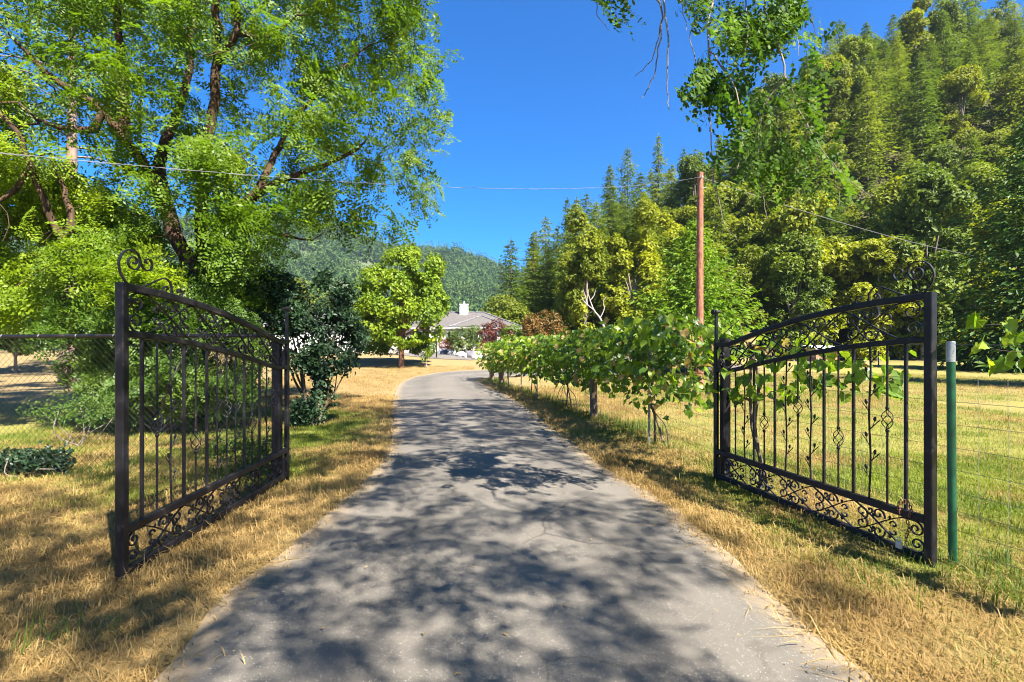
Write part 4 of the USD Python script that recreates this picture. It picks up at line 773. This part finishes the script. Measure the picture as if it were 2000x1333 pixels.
def leafball(name, label, cat, blobs, n, size, mat, rng, thr=.42, ns=1.0, trunk=None, seed=0, aspect=.6, barkm=grey_bark, shell=.5, **k):
    t = thing(name, label, cat); base = trunk
    if base is not None:
        b = np.array(base); b[2] = gz(b[0], b[1]) - .1; C = np.array([q[0] for q in blobs]); hi = b + (0, 0, .30 * (C[:, 2].max() - b[2]))
        tr = tube(spline([b, (b + hi) / 2 + rng.normal(size=3) * .05, hi], 4), np.linspace(.05, .035, 9) * max(1.2, (C[:, 2].max() - b[2]) * .55), 7)
        part(t, 'trunk', join([tr] + [tube(spline([hi - (0, 0, .1), (hi + c) / 2 + rng.normal(size=3) * .2, c], 3), np.linspace(.5, .12, 7) * .05 * max(1, (C[:, 2].max() - b[2]) * .5), 5, False) for c in C]), barkm, smooth=True)
    part(t, 'crown', crown_mesh(blobs, n, size, rng, aspect, thr, ns, seed=seed, shell=shell), mat)
    return t
rl = np.random.default_rng(33)
# lime green tree on the bank
LB = [W(780, 520, 33, (1.3, 1.3, 1.3)), W(740, 545, 33, (1.3, 1.2, 1.0)), W(820, 560, 33, (1.5, 1.4, 1.2)), W(850, 520, 33.4, (.8, .8, .9)), W(760, 600, 32.5, (2.0, 1.7, 1.2)), W(710, 580, 33, (1.3, 1.2, .8)), W(690, 570, 33.5, (.8, .8, .7)), W(830, 615, 32.8, (1.6, 1.4, 1.1)), W(730, 640, 32.6, (1.5, 1.3, 1.1)), W(790, 655, 32.6, (1.5, 1.3, .9)), W(845, 650, 33, (.9, .9, .7)), W(775, 560, 32, (1.3, 1.0, 1.0)), W(800, 500, 33, (.8, .8, .8)), W(700, 610, 33, (1.0, 1.0, .7)), W(805, 540, 32.6, (1.3, 1.2, 1.2)), W(845, 590, 33, (1.2, 1.1, 1.0)), W(750, 630, 33, (1.8, 1.4, 1.0))]
leafball('lime_green_tree', 'bright lime green broad tree standing on the dry bank left of the drive', 'tree', LB, 19000, .12, lime_leaf, rl, .44, .9, (-7.5, 33, 0), seed=6, barkm=bark('reddish_bark', (.12, .06, .04), (.26, .14, .09), 4))
leafball('bank_bush', 'dark green hedge bush under the lime green tree, left of its trunk', 'bush', [W(735, 672, 36, (1.2, .8, .9)), W(765, 665, 37, (1.2, .8, 1.2)), W(705, 665, 37, (1.0, .8, 1.1))], 2600, .11, bush_leaf, rl, .40, .6, None, 3)
leafball('bank_bush', 'thin dark bush on the bank right of the lime tree trunk', 'bush', [W(815, 672, 36, (1.0, .8, .8)), W(835, 680, 36, (.7, .6, .6))], 1500, .10, bush_leaf, rl, .42, .6, (-6.6, 36, 0), 4)
leafball('sapling', 'spindly sapling in front of the forecourt, left of the lamp post', 'sapling', [W(834, 690, 33, (.35, .3, .4)), W(828, 700, 33, (.25, .2, .3))], 260, .07, bush_leaf, rl, .40, .4, (-5.85, 33, 0), 5)
leafball('entrance_shrub', 'loose grey green shrub in front of the house, left of the red one', 'shrub', [W(905, 660, 42, (1.1, .9, 1.0)), W(925, 655, 42, (.9, .8, .9)), W(900, 680, 41.6, (.9, .8, .7)), W(918, 684, 41.5, (.8, .7, .6)), W(885, 660, 42, (.6, .6, .7))], 3800, .085, leafy('grey_green_leaf', (.060, .095, .022), (.150, .195, .045), .25, .5, 1.2), rl, .42, .5, (-4.1, 42, 0), 7)
leafball('red_shrub', 'dark red leaved shrub in front of the house, right of the grey green shrub', 'shrub', [W(950, 655, 43, (.9, .8, 1.1)), W(970, 650, 43.5, (1.0, .9, 1.3)), W(945, 680, 42.5, (.7, .7, .7)), W(990, 655, 44, (.7, .7, .9))], 3600, .085, red_leaf, rl, .42, .5, (-1.9, 43, 0), 8)
leafball('red_shrub', 'small round red brown shrub beside the porch step, left of the grey green shrub', 'shrub', [W(868, 672, 50.2, (.75, .6, .65)), W(880, 673, 50.2, (.6, .6, .6))], 1300, .08, red_leaf, rl, .38, .5, None, 9)
leafball('green_shrub', 'bright green shrub between the red shrub and the rust coloured tree', 'shrub', [W(1000, 655, 40, (1.0, .8, .9)), W(1018, 665, 39, (.8, .8, .8))], 2200, .09, bush_leaf, rl, .40, .6, None, 10)
leafball('rust_tree', 'rust and green coloured small tree above the far end of the grapevines', 'tree', [W(1040, 640, 38, (1.0, .9, 1.1)), W(1070, 635, 38.5, (1.2, 1.0, 1.2)), W(1090, 655, 38, (1.0, .9, .9)), W(1050, 665, 37.5, (1.1, .9, .8))], 4200, .095, rust_leaf, rl, .42, .6, (2.6, 38, 0), 11)
leafball('round_tree', 'round yellow green tree just right of the house roof', 'tree', [W(980, 598, 66, (2.2, 2, 1.6)), W(1005, 610, 66, (1.8, 1.8, 1.4)), W(960, 612, 66, (1.6, 1.6, 1.0)), W(1020, 630, 64, (1.8, 1.8, 1.8)), W(985, 635, 64, (2.2, 1.8, 1.8))], 4200, .20, oak_leaf, rl, .38, 1.0, (-.8, 66, 0), 12)
for i, (px, py, Y, sc, lab, mt) in enumerate([(30, 640, 30, 1.3, 'low green bush at the left edge, behind the fence rail', bush_leaf), (120, 655, 34, 1.1, 'low bush right of the pine trunk base', oak_leaf), (60, 600, 60, 3.0, 'broad pale green tree far behind the left fence', oak_leaf), (170, 590, 75, 3.6, 'far green tree right of the pine trunk', oak_leaf), (-60, 590, 48, 2.6, 'green tree cut by the left edge far behind the fence', bush_leaf), (560, 600, 66, 2.6, 'far green tree behind the dark shrub', oak_leaf), (640, 600, 80, 3.0, 'far green tree between the dark shrub and the lime green tree', oak_leaf), (270, 620, 55, 2.3, 'far round bush behind the left gate', bush_leaf), (350, 600, 85, 3.4, 'far dark oak behind the locust trunk', oak_leaf_dark)]):
    c = at(px, py, Y); q = [(c + rl.normal(size=3) * [.8, .6, .35] * sc, (sc * rl.uniform(.6, 1), sc * rl.uniform(.6, 1), sc * rl.uniform(.5, .8))) for _ in range(7)]
    leafball('far_bush' if sc < 2 else 'field_tree', lab, 'bush' if sc < 2 else 'tree', q, 3000, .10 + sc * .035, mt, rl, .42, .8, (c[0], c[1], 0), 20 + i)

# ---------------------------------------------------------------- conifers and the wooded hillside
def fir_meshes(h, r, rng, whorls=30, per=6, card=.34, taper=.85, droop=.25, first=.12, ragged=.25, dens=9, wid=.16):
    """a conifer at the origin: trunk and tiers of drooping boughs clad in flat sprays"""
    trunk = tube([(0, 0, -1.5), (0, 0, h * .5), (0, 0, h)], [h * .014, h * .008, .02], 6, False)
    Ps, Ns, Ts, Ss = [], [], [], []
    for w in range(whorls):
        f = first + (1 - first) * (w + rng.uniform(-.3, .3)) / whorls; f = min(max(f, first), .995); z = f * h; rr = r * ((1 - f) ** taper) * rng.uniform(1 - ragged, 1 + ragged) + .12
        for k in range(per):
            a = rng.uniform(0, 2 * np.pi); L = rr * rng.uniform(.7, 1.1); n = max(3, int(dens * L / r) + 2); s = rng.uniform(.12, 1, n); dr = np.array([math.cos(a), math.sin(a), 0])
            side = np.array([-math.sin(a), math.cos(a), 0]); p = np.outer(s * L, dr) + np.array([0, 0, z]) + np.outer(-droop * L * s ** 1.5 + .10 * L * (s > .8), [0, 0, 1]); p += np.outer(rng.normal(size=n) * wid * L * (1.1 - s * .6), side) + rng.normal(size=(n, 3)) * .05
            Ps.append(p); Ns.append(np.tile([0, 0, 1.0], (n, 1)) + dr * .35 + rng.normal(size=(n, 3)) * .45); Ts.append(dr + side * rng.normal(size=(n, 1)) * .7 - [0, 0, .25]); Ss.append(card * rng.uniform(.7, 1.3, n) * (.55 + .45 * (1 - f)))
    top_n = 14; Ps.append(np.column_stack([rng.normal(size=(top_n, 2)) * .06, h - rng.uniform(-.3, .8, top_n)])); Ns.append(rng.normal(size=(top_n, 3))); Ts.append(np.tile([0, 0, 1.0], (top_n, 1))); Ss.append(np.full(top_n, card * .5))
    return trunk, leaf_cards(np.vstack(Ps), np.vstack(Ns), np.concatenate(Ss), .42, rng, T=np.vstack(Ts))
def oak_meshes(h, r, rng, n=16000, size=.18, m=26):
    blobs = []
    for i in range(m):
        f = rng.uniform(.10, .93); pr = r * math.sqrt(max(.06, 1 - ((f - .45) / .56) ** 2)) * rng.uniform(.8, 1.15); a = rng.uniform(0, 2 * np.pi); q = math.sqrt(rng.uniform(0, 1)) * pr * .78; k = rng.uniform(.8, 1.3)
        blobs.append(((q * math.cos(a), q * math.sin(a), f * h), (r * .33 * k, r * .33 * k, h * .085 * k)))
    trunk = [tube([(0, 0, -1.5), (.1, 0, h * .25), (0, .1, h * .5)], [h * .022, h * .017, h * .01], 6, False)] + [tube(spline([(0, 0, h * .24), np.array(b[0]) * [.5, .5, .85], b[0]], 3), np.linspace(h * .009, .03, 7), 4, False) for b in blobs[:9]]
    return join(trunk), crown_mesh(blobs, n, size, rng, .62, .45, h * .055, up=.85, rnd=1.15, shell=.28, seed=int(rng.integers(1000)))
rf = np.random.default_rng(77)
protos = {}
def place(kind, var, label, cat, loc, rz, s, group=None):
    key = (kind, var)
    if key not in protos:
        if kind == 'fir':
            hh, rr, tp, dp = [(20, 4.8, .62, .28), (20, 4.0, .55, .33), (20, 5.6, .58, .22), (20, 4.4, .70, .36)][var]
            tm, cm = fir_meshes(hh, rr, rf, 44, 10, .36, tp, dp, ragged=.45, dens=15, wid=.26); mats = (fir_bark, fir_leaf)
        else:
            tm, cm = oak_meshes([12, 14, 11, 13, 12.5][var], [4.0, 3.5, 4.6, 3.7, 4.2][var], rf); mats = (grey_bark, (oak_leaf, oak_leaf, oak_leaf, oak_leaf_dark, oak_leaf)[var])
        t = thing('hillside_fir' if kind == 'fir' else 'hillside_oak', label, cat, group, loc, rz, s); part(t, 'trunk', tm, mats[0], smooth=True); part(t, 'crown', cm, mats[1]); protos[key] = t; return t
    return copy(protos[key], label, cat, group, loc, rz, s)
# the firs that stand out against the sky, from left to right
sky_firs = [(998, 476, 70, 'isolated dark fir nearest the house, lowest of the skyline firs'), (1042, 462, 78, 'slim fir second from the left on the skyline'), (1066, 432, 80, 'fir third from the left on the skyline, just left of the paired firs'), (1108, 396, 84, 'left one of the paired firs left of the utility pole'), (1146, 386, 84, 'right one of the paired firs left of the utility pole'),
    (1192, 330, 88, 'tall dark fir with sparse boughs below the overhead cable'), (1226, 298, 90, 'narrow pale fir rising above the cable'), (1286, 272, 92, 'tallest broad fir in the cluster left of the utility pole'), (1336, 298, 92, 'dark fir directly left of the utility pole top'), (1312, 330, 86, 'fir in front of the tallest one left of the utility pole'),
    (1640, 82, 100, 'broad fir on the ridge right of the hanging branch'), (1692, 108, 102, 'thin sparse fir on the ridge beside a bare trunk'), (1735, 120, 104, 'short bushy fir on the ridge between two taller ones'), (1790, 40, 104, 'fir at the left of the dark ridge top cluster'), (1842, 4, 106, 'very tall full fir at the ridge top'), (1905, -10, 108, 'dark narrow fir on the ridge near the right corner'), (1965, -20, 108, 'tall dark fir on the ridge in the top right corner'), (1575, 150, 100, 'fir on the ridge half hidden by the hanging leaves'), (2030, -60, 108, 'fir cut by the right edge at the ridge top')]
taken = []
for i, (px, py, Y, lab) in enumerate(sky_firs):
    p = at(px, py - (42 if px > 1500 else 8), Y); g = float(gz(p[0], p[1])); h = max(10, p[2] - g); taken.append((p[0], p[1])); w = (.95 if px > 1500 else .80) * rf.uniform(.85, 1.15)
    place('fir', i % 4, lab, 'fir tree', (p[0], p[1], g), rf.uniform(0, 6.3), (w, w, h / 20))
# rounded oaks and firs that fill the slope
cands = np.column_stack([rf.uniform(-4, 140, 9000), 49 + 62 * rf.uniform(0, 1, 9000) ** 1.15]); trees = list(taken); plan = []
ORD = 'first second third fourth fifth sixth seventh eighth ninth tenth eleventh twelfth thirteenth fourteenth fifteenth sixteenth seventeenth eighteenth nineteenth twentieth'.split()
for x, y in cands:
    r = x / y
    if r < .035 or r > 1.2 or len(plan) > 262 or (r < .13 and y < 66): continue
    d = 4.1 + .012 * y - .6 * (y > 80)
    if trees and min((x - a) ** 2 + (y - b) ** 2 for a, b in trees) < d * d: continue
    trees.append((x, y)); g = float(gz(x, y)); px = 1000 + r * FPX
    where = ('at the slope foot' if y < 62 else 'halfway up the slope' if y < 84 else 'high on the slope') + ', ' + ('behind the rust coloured tree' if px < 1130 else 'left of the utility pole' if px < 1340 else 'right of the utility pole' if px < 1480 else 'above the right gate' if px < 1700 else 'beyond the green post' if px < 1850 else 'behind the right edge conifer')
    s_ = rf.uniform(.85, 1.3)
    if rf.uniform() < (.75 if r < .30 else .62 if y > 84 else .34) and y > 55:
        h = rf.uniform(13, 20) * (1.0 if y < 80 else .9); w = rf.uniform(.75, 1.0) * h / 18; plan.append(('fir', int(rf.integers(4)), 'mid green fir', where, x, y, g, (w, w, h / 20), px))
    else:
        v_ = int(rf.integers(5)); k = s_ * (1.05 if y < 62 else 1.0) * (.78 if r < .28 else 1.0)
        plan.append(('oak', v_, f'rounded {"dark" if v_ == 3 else "yellow green"} oak', where, x, y, g, (k, k, k * rf.uniform(.9, 1.2)), px))
for i, (kd, v_, what, where, x, y, g, sc, px) in enumerate(plan):
    mates = sorted(q[8] for q in plan if q[2] == what and q[3] == where); n = mates.index(px)
    lab = f'{what}, {where}' if len(mates) == 1 else f'{what}, {ORD[min(n, 19)]} from left {where}'
    place(kd, v_, lab, kd + ' tree', (x, y, g), rf.uniform(0, 6.3), sc, 'trees of the wooded slope')
print('hillside', len(plan))
# the bare white dead tree at the forest foot
dt = thing('dead_tree', 'bare bleached dead branches leaning at the forest foot left of the utility pole', 'dead tree'); base = at(1176, 640, 47)
br = [[(1180, 640), (1172, 622), (1160, 606), (1152, 585), (1148, 570)], [(1160, 606), (1150, 598), (1140, 588), (1136, 580)], [(1152, 588), (1160, 578), (1163, 566)], [(1172, 622), (1180, 604), (1178, 590), (1184, 580)], [(1148, 596), (1142, 576), (1139, 566)]]
part(dt, 'trunk', join([tube(spline([at(x, y, 46.5) for x, y in b], 4), np.linspace(.11 if i == 0 else .05, .02, 4 * (len(b) - 1) + 1), 6) for i, b in enumerate(br)]), dead_wood, smooth=True)
dt = thing('dead_tree', 'bare grey dead trunk standing among the ridge firs', 'dead tree'); p = at(1690, 160, 96); q = at(1690, 108, 96)
part(dt, 'trunk', join([tube([p - (0, 0, 4), (p + q) / 2, q], [.35, .25, .1], 6), tube([p + (0, 0, .3), p + (-2.6, 0, -.4)], [.12, .04], 5)]), dead_wood, smooth=True)
# the two planted conifers in front of the forest
tm, cm = fir_meshes(9.4, 4.7, rf, 64, 19, .20, .80, -.30, first=.03, ragged=.14, dens=13, wid=.10)
t = thing('green_cypress', 'bright green broad feathery conifer behind the utility pole', 'conifer', loc=(11.2, 30, float(gz(11.2, 30))))
part(t, 'trunk', tm, fir_bark, smooth=True); part(t, 'crown', cm, cedar_leaf)
tm, cm = fir_meshes(17.5, 6.2, rf, 80, 18, .28, .62, .35, first=.03, ragged=.15, dens=13, wid=.12)
t = thing('dark_conifer', 'large dark drooping conifer at the right edge shading the field', 'conifer', loc=(35.2, 33, float(gz(35.2, 33)))); part(t, 'trunk', tm, fir_bark, smooth=True); part(t, 'crown', cm, conifer_leaf)
copy(t, 'dark conifer just outside the right edge, shading the field beside the green post', loc=(27.5, 16.3, 0), rz=1.3, s=(.95, .95, .95))
# far forest on the hills
nf = 13000; xx = rf.uniform(-1, 1, nf); yy = 335 + 640 * rf.uniform(0, 1, nf) ** .8; xx = (xx * .72 - .68) * yy
zz_ = hz(xx, yy); ok = (zz_ > -3) & (noise2(xx, yy, 60, 61) > .28); xx, yy, zz_ = xx[ok], yy[ok], zz_[ok]
fp = []
for k in range(3):
    a, b = fir_meshes(1.0, [.20, .16, .25][k], rf, 8, 3, .15, .8, .3, dens=1, wid=.2); fp.append((b, farleaf))
ap, bp = oak_meshes(.62, .34, rf, 70, .10, 8); fp.append((bp, farleaf))
pi = scatter('/World/hill_forest', fp, np.column_stack([xx, yy, zz_ - .5]), yaw_quats(rf, len(xx), .02), rf.uniform(13, 25, len(xx)), rf.choice(4, len(xx), p=[.3, .3, .2, .2]))
tag(pi.GetPrim(), label='far hazy forest covering the hills behind the house', category='forest', kind='stuff')

# ---------------------------------------------------------------- grapevines along the wire fence
def grape_mesh(rng, L=.13):
    out = np.array([(0, 0), (-.16, -.20), (-.10, -.42), (.14, -.40), (.30, -.52), (.46, -.36), (.62, -.34), (.74, -.16), (1.0, 0), (.74, .16), (.62, .34), (.46, .36), (.30, .52), (.14, .40), (-.10, .42), (-.16, .20)], float)
    out += rng.normal(size=out.shape) * .03; cup = rng.uniform(-.3, 1.1); fold = rng.uniform(.05, .75)
    z = lambda q: -cup * .35 * q[:, 0] ** 2 + fold * np.abs(q[:, 1]) * .6 + rng.normal(size=len(q)) * .02
    mid = np.array([(.22, 0), (.55, 0)]); v2 = np.vstack([out, mid]); v = np.column_stack([v2, z(v2)]) * L; v[-2:, 2] -= .02 * L; n = len(out)
    f = []
    for i in range(n):
        c = n if i in (0, 1, 2, 3, 4, 11, 12, 13, 14, 15) else n + 1; f.append((i, (i + 1) % n, c))
    f += [(5, n, n + 1)[::-1], (11, n + 1, n)[::-1]]
    return v, np.array(f)
rv = np.random.default_rng(91)
GL = [grape_mesh(rv, .13) for _ in range(8)]
rowp = fsp[2:]; rs = np.concatenate([[0], np.cumsum(np.linalg.norm(np.diff(rowp, axis=0), axis=1))]); RL = rs[-1]
row = lambda s: np.stack([np.interp(s, rs, rowp[:, 0]), np.interp(s, rs, rowp[:, 1])], -1)
vines = [(-1.6, 1.3, 2.35, 'grapevine hanging on the wire fence directly behind the right gate', -.3), (1.3, 3.7, 2.6, 'grapevine with twin bare trunks left of the right gate', 2.35), (3.7, 6.2, 3.0, 'grapevine just right of the thick wooden post, trailing low', 5.6), (6.2, 9.4, 3.4, 'grapevine with a tangle of bare canes left of the thick wooden post', 7.4), (9.4, 13.2, 3.9, 'grapevine in the middle of the far half of the row', 11.2), (13.2, 17.0, 4.3, 'grapevine second from the far end of the row', 15), (17.0, RL - .1, 4.6, 'pale leaved grapevine at the far end of the row, arching over the end posts', 19)]
for vi, (s0, s1, dens_, lab, tr) in enumerate(vines):
    t = thing('grapevine', lab, 'grapevine'); b = row(np.array(max(tr, -1.2))) if tr > 0 else np.array([2.58, 5.1]); bz = float(gz(b[0], b[1])); ms = []
    for k in range(3 if vi in (1, 3) else 2):
        o = rv.normal(size=2) * .06; tp = row(np.array(np.clip(tr + rv.normal() * .2, 0, RL))) if tr > 0 else b
        ms.append(tube(spline([(b[0] + o[0] + (.12 if k else 0), b[1] - (.15 if k == 1 else 0), bz - .05), (b[0] + o[0] * .5 + .06 * k, b[1] - .05, bz + .3), (b[0] - .04 * k, b[1] + o[1], bz + .7), (tp[0] + o[0], tp[1], 1.15 + .1 * k), (tp[0], tp[1] + .1, 1.45)], 5), np.linspace(.021, .012, 21) * (1 if k < 2 else .6), 6))
    if vi == 3:
        for k in range(16):
            a = rv.normal(size=3) * [.35, .3, .22] + [b[0], b[1], bz + .62]; ms.append(tube(spline([(b[0], b[1], bz + .8), (a + [b[0], b[1], bz + .8]) / 2 + rv.normal(size=3) * .08, a, a + rv.normal(size=3) * [.15, .15, .15]], 3), [.009] * 9 + [.004], 4))
    S = np.linspace(max(s0, 0), s1, 9)
    for k in range(4):
        q = row(S); ms.append(tube(np.column_stack([q + rv.normal(size=q.shape) * .07, 1.30 + .16 * k - .08 + rv.normal(size=9) * .06 + gz(q[:, 0], q[:, 1])]), .0065, 4))
    part(t, 'trunk', join(ms), vine_bark, smooth=True)
    n = int((s1 - s0) * 390) if vi else 340; s = rv.uniform(s0, s1, n)
    xy = row(np.clip(s, 0, RL)); neg = s < 0; xy[neg] = np.array([2.50, 5.48]) + np.outer(-s[neg], unit(np.array([[.6, -2.05]]))[0])
    hmod = .18 * (noise2(s, s * 0, 1.1, 71) - .5) * 2; lowm = .55 * (noise2(s, s * 0, .55, 72) - .35)
    if vi == 0:
        fade = sstep(-1.6, -.2, s); s = np.where(s < 0, s * rv.uniform(.3, 1.0, n), s); z = np.where(s > 0, rv.uniform(.85, 1.85, n), 1.32 + .36 * rv.uniform(-1, 1, n) * (.45 + .55 * fade)); thick = .20
    else:
        z = .78 - lowm + (1.93 + hmod - .78 + lowm) * rv.beta(1.35, 1.0, n); thick = .36
        if vi == 6: z = z - .10
    off = rv.normal(size=(n, 2)) * thick * np.array([1.0, .7]) * (1 - .35 * np.abs(z - 1.45))[:, None]
    xy = xy + off; z = z + gz(xy[:, 0], xy[:, 1]); Pn = np.column_stack([xy, z])
    keep = (meshkit.fbm(Pn / .42, 2, 73) > (.37 if vi else .37)); Pn, z, off = Pn[keep], z[keep], off[keep]
    d = np.column_stack([off * 1.6, (z - 1.45) * .5]) + rv.normal(size=Pn.shape) * .5
    N = unit(d + np.array([.15, -.25, .75])); T = rv.normal(size=Pn.shape) * .6 + np.column_stack([off * 2, np.full(len(Pn), -.8)])
    depth = np.abs(off[:, 0]) / thick; order = np.argsort(Pn[:, 1] + rv.normal(size=len(Pn)) * .4)
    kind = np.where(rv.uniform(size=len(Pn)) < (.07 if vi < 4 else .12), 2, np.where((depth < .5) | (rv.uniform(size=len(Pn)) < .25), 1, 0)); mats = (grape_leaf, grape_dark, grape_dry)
    nl = 300 if vi < 4 else 0; scl = rv.uniform(.6, 1.22, len(Pn)) * (.88 if vi == 0 else 1.0)
    front = order[:nl]; rest = order[nl:]
    for i in front:
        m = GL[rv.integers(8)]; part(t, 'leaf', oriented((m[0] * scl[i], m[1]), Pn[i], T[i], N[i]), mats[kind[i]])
    if len(rest) > 5:
        for kk in range(3):
            rr = rest[kind[rest] == kk]
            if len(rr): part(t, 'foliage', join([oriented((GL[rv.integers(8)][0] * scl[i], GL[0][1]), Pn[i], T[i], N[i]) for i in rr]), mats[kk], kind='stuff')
# spray of large leaves at the right edge
t = thing('grapevine', 'spray of large bright grape leaves on the fence at the right edge of the picture', 'grapevine')
cane = spline([(3.62, 1.75, 1.2), (3.50, 2.2, 1.50), (3.36, 2.6, 1.60), (3.17, 3.05, 1.66), (3.10, 3.2, 1.67)], 6); part(t, 'cane', tube(cane, np.linspace(.007, .002, len(cane)), 5), vine_bark)
cane2 = spline([(3.50, 2.2, 1.50), (3.35, 2.7, 1.52), (3.16, 3.02, 1.49), (3.06, 3.2, 1.53)], 6); part(t, 'cane', tube(cane2, np.linspace(.005, .0015, len(cane2)), 5), vine_bark)
for i in range(72):
    c = cane if i % 2 else cane2; k = min(int(rv.uniform(0, .88) * len(c)), len(c) - 1); p = c[k] + rv.normal(size=3) * [.05, .08, .06] + (0, 0, -.02); m = GL[rv.integers(8)]; sc = rv.uniform(.7, 1.3) * (1.1 - .45 * k / len(c))
    part(t, 'leaf', oriented((m[0] * sc, m[1]), p, np.array([rv.normal() * .7, rv.normal() * .5, -.9]), np.array([rv.normal() * .5, -.75 + rv.normal() * .3, .6])), grape_leaf if i % 4 else grape_dark)

# ---------------------------------------------------------------- grass
rgz = np.random.default_rng(123)
def tuft(rng, n, h, spread, lean, w=.0032):
    ms = []
    for _ in range(n):
        b = rng.normal(size=2) * spread; a = rng.uniform(0, 6.3); L = h * rng.uniform(.5, 1.3); ln = abs(rng.normal()) * lean + .1; d = np.array([math.cos(a), math.sin(a)]); s = np.array([-d[1], d[0]]) * w * rng.uniform(.7, 1.4)
        p0 = np.array([*b, 0]); p1 = np.array([*(b + d * L * ln * .4), L * .6 / (1 + ln * .5)]); p2 = np.array([*(b + d * L * ln), max(.006, L * (1 - .35 * ln) / (1 + ln * .6))]); S = np.array([*s, 0])
        ms.append((np.array([p0 - S, p0 + S, p1 + S * .85, p1 - S * .85, p2]), np.array([(0, 1, 2), (0, 2, 3), (3, 2, 4)])))
    return join(ms)
straw = [tuft(rgz, 22, .068, .10, 2.4, .0018) for _ in range(4)]; strawup = [tuft(rgz, 12, .12, .05, .6, .0018) for _ in range(3)]; green = [tuft(rgz, 18, .06, .08, .8, .0020) for _ in range(4)]; weeds = [tuft(rgz, 26, .24, .09, .55, .0030) for _ in range(3)]
GP = [(m, dry_blade) for m in straw] + [(m, dry_blade) for m in strawup] + [(m, olive_blade) for m in straw[:2]] + [(m, green_blade) for m in green] + [(m, olive_blade) for m in green[:2]]
def zone(n, x0, x1, y0, y1, ypow=1.0):
    x = rgz.uniform(x0, x1, n); y = y0 + (y1 - y0) * rgz.uniform(0, 1, n) ** ypow; k = np.abs(x) < 1.12 * y + .6; x, y = x[k], y[k]
    d = shapely.distance(shapely.points(x, y), drive_poly); k = (d > .035) | ((d > 0) & (rgz.uniform(size=len(x)) < .4)); return x[k], y[k], d[k]
xs_, ys_, ds_ = (np.concatenate(q) for q in zip(zone(15000, -9, -1.4, 1.7, 8, 1.1), zone(12000, -9, -1.9, 5, 16), zone(9500, 1.2, 7, 1.7, 7, 1.1), zone(9000, .3, 12, 5, 18), zone(5000, 1.5, 3.6, 4, 7), zone(5000, -2, 3, 7, 20), zone(9000, 3, 26, 14, 30), zone(5000, -13, -2.5, 14, 34)))
gn = greenness(xs_, ys_, ds_) + 1.3 * (noise2(xs_, ys_, .55, 81) - .5) + rgz.normal(size=len(xs_)) * .12
idx = np.where(gn > .62, rgz.integers(9, 13, len(xs_)), np.where(gn > .42, rgz.choice([7, 8, 13, 14], len(xs_)), np.where(rgz.uniform(size=len(xs_)) < .86, rgz.integers(0, 4, len(xs_)), rgz.integers(4, 7, len(xs_)))))
pi = scatter('/World/grass', GP, np.column_stack([xs_, ys_, gz(xs_, ys_) - .004]), yaw_quats(rgz, len(xs_), .08), rgz.uniform(.6, 1.2, len(xs_)) * (.55 + 1.0 * noise2(xs_, ys_, .35, 83)) * (1 + .02 * ys_), idx)
GR = ('dry straw blades', 'half dry olive grass blades', 'short green grass blades')
for i_ in range(3):
    g_ = stage.GetPrimAtPath('/World/grass' + (f'_{i_:03d}' if i_ else '')); tag(g_, label=f'{GR[i_]} beside the driveway and under the fences', category='grass', kind='stuff')
#tag(pi.GetPrim(), label='dry straw and short green grass blades beside the driveway and under the fences', category='grass', kind='stuff')
q = along(fsp[2:], .16); q = q + rgz.normal(size=q.shape) * [.16, .1]; q2 = along(fsp[2:], .22) + rgz.normal(size=along(fsp[2:], .22).shape) * [.25, .1]; ex_ = np.column_stack([rgz.uniform(2.9, 3.7, 45), rgz.uniform(2.2, 3.5, 45)]); lf = np.column_stack([rgz.uniform(-6, -2.7, 24), rgz.normal(5.7, .12, 24)])
wx = np.column_stack([rgz.uniform(-5, 3.2, 260), rgz.uniform(1.9, 9, 260)]); wd = shapely.distance(shapely.points(wx[:, 0], wx[:, 1]), drive_poly); wx = wx[(wd > .12) & (noise2(wx[:, 0], wx[:, 1], .9, 85) > .55)]
q = np.vstack([q, q2, ex_, lf, wx]); pi = scatter('/World/fence_weeds', [(m, weed_leaf) for m in weeds], np.column_stack([q, gz(q[:, 0], q[:, 1])]), yaw_quats(rgz, len(q), .1), rgz.uniform(.35, .9, len(q)) * np.where((q[:, 1] > 8) & (q[:, 0] > -1.5) & (q[:, 0] < 2.8), 1.45, 1.0), rgz.integers(0, 3, len(q)))
tag(pi.GetPrim(), label='taller green weeds growing along the fence lines and posts', category='weeds', kind='stuff')

lx, ly = rgz.uniform(-4, 2, 900), 1.8 + 12 * rgz.uniform(0, 1, 900) ** 1.6; k = shapely.contains_xy(drive_poly, lx, ly); lx, ly = lx[k], ly[k]; ed = shapely.distance(shapely.points(lx, ly), drive_poly.exterior); k = rgz.uniform(size=len(lx)) < .25 + .75 * (ed < .35); lx, ly = lx[k], ly[k]
lv, lf_ = leaf_cards(np.column_stack([lx, ly, gz(lx, ly) + .055]), np.tile([0, 0, 1.0], (len(lx), 1)) + rgz.normal(size=(len(lx), 3)) * .2, rgz.uniform(.006, .017, len(lx)), .4, rgz)
top('leaf_litter', (lv, lf_), dry_blade, 'tiny pale dry leaf bits scattered on the asphalt', 'leaf litter', kind='stuff')

# ---------------------------------------------------------------- the air
hb = trimesh.creation.box([4200, 4200, 330]); hb.apply_translation([0, 350, 330 / 2 - 14])
hzm = M('haze_look', {'v': ('principled_volume', {'color': (.60, .78, 1.0), 'density': .00009, 'anisotropy': .2})}, surface=None, volume='v.volume')
q = usdkit.mesh(stage, '/World/haze', hb, hzm); tag(q.GetPrim(), kind='stuff', label='thin blue summer haze over the far hills', category='haze')

print('baked tris', TRI)
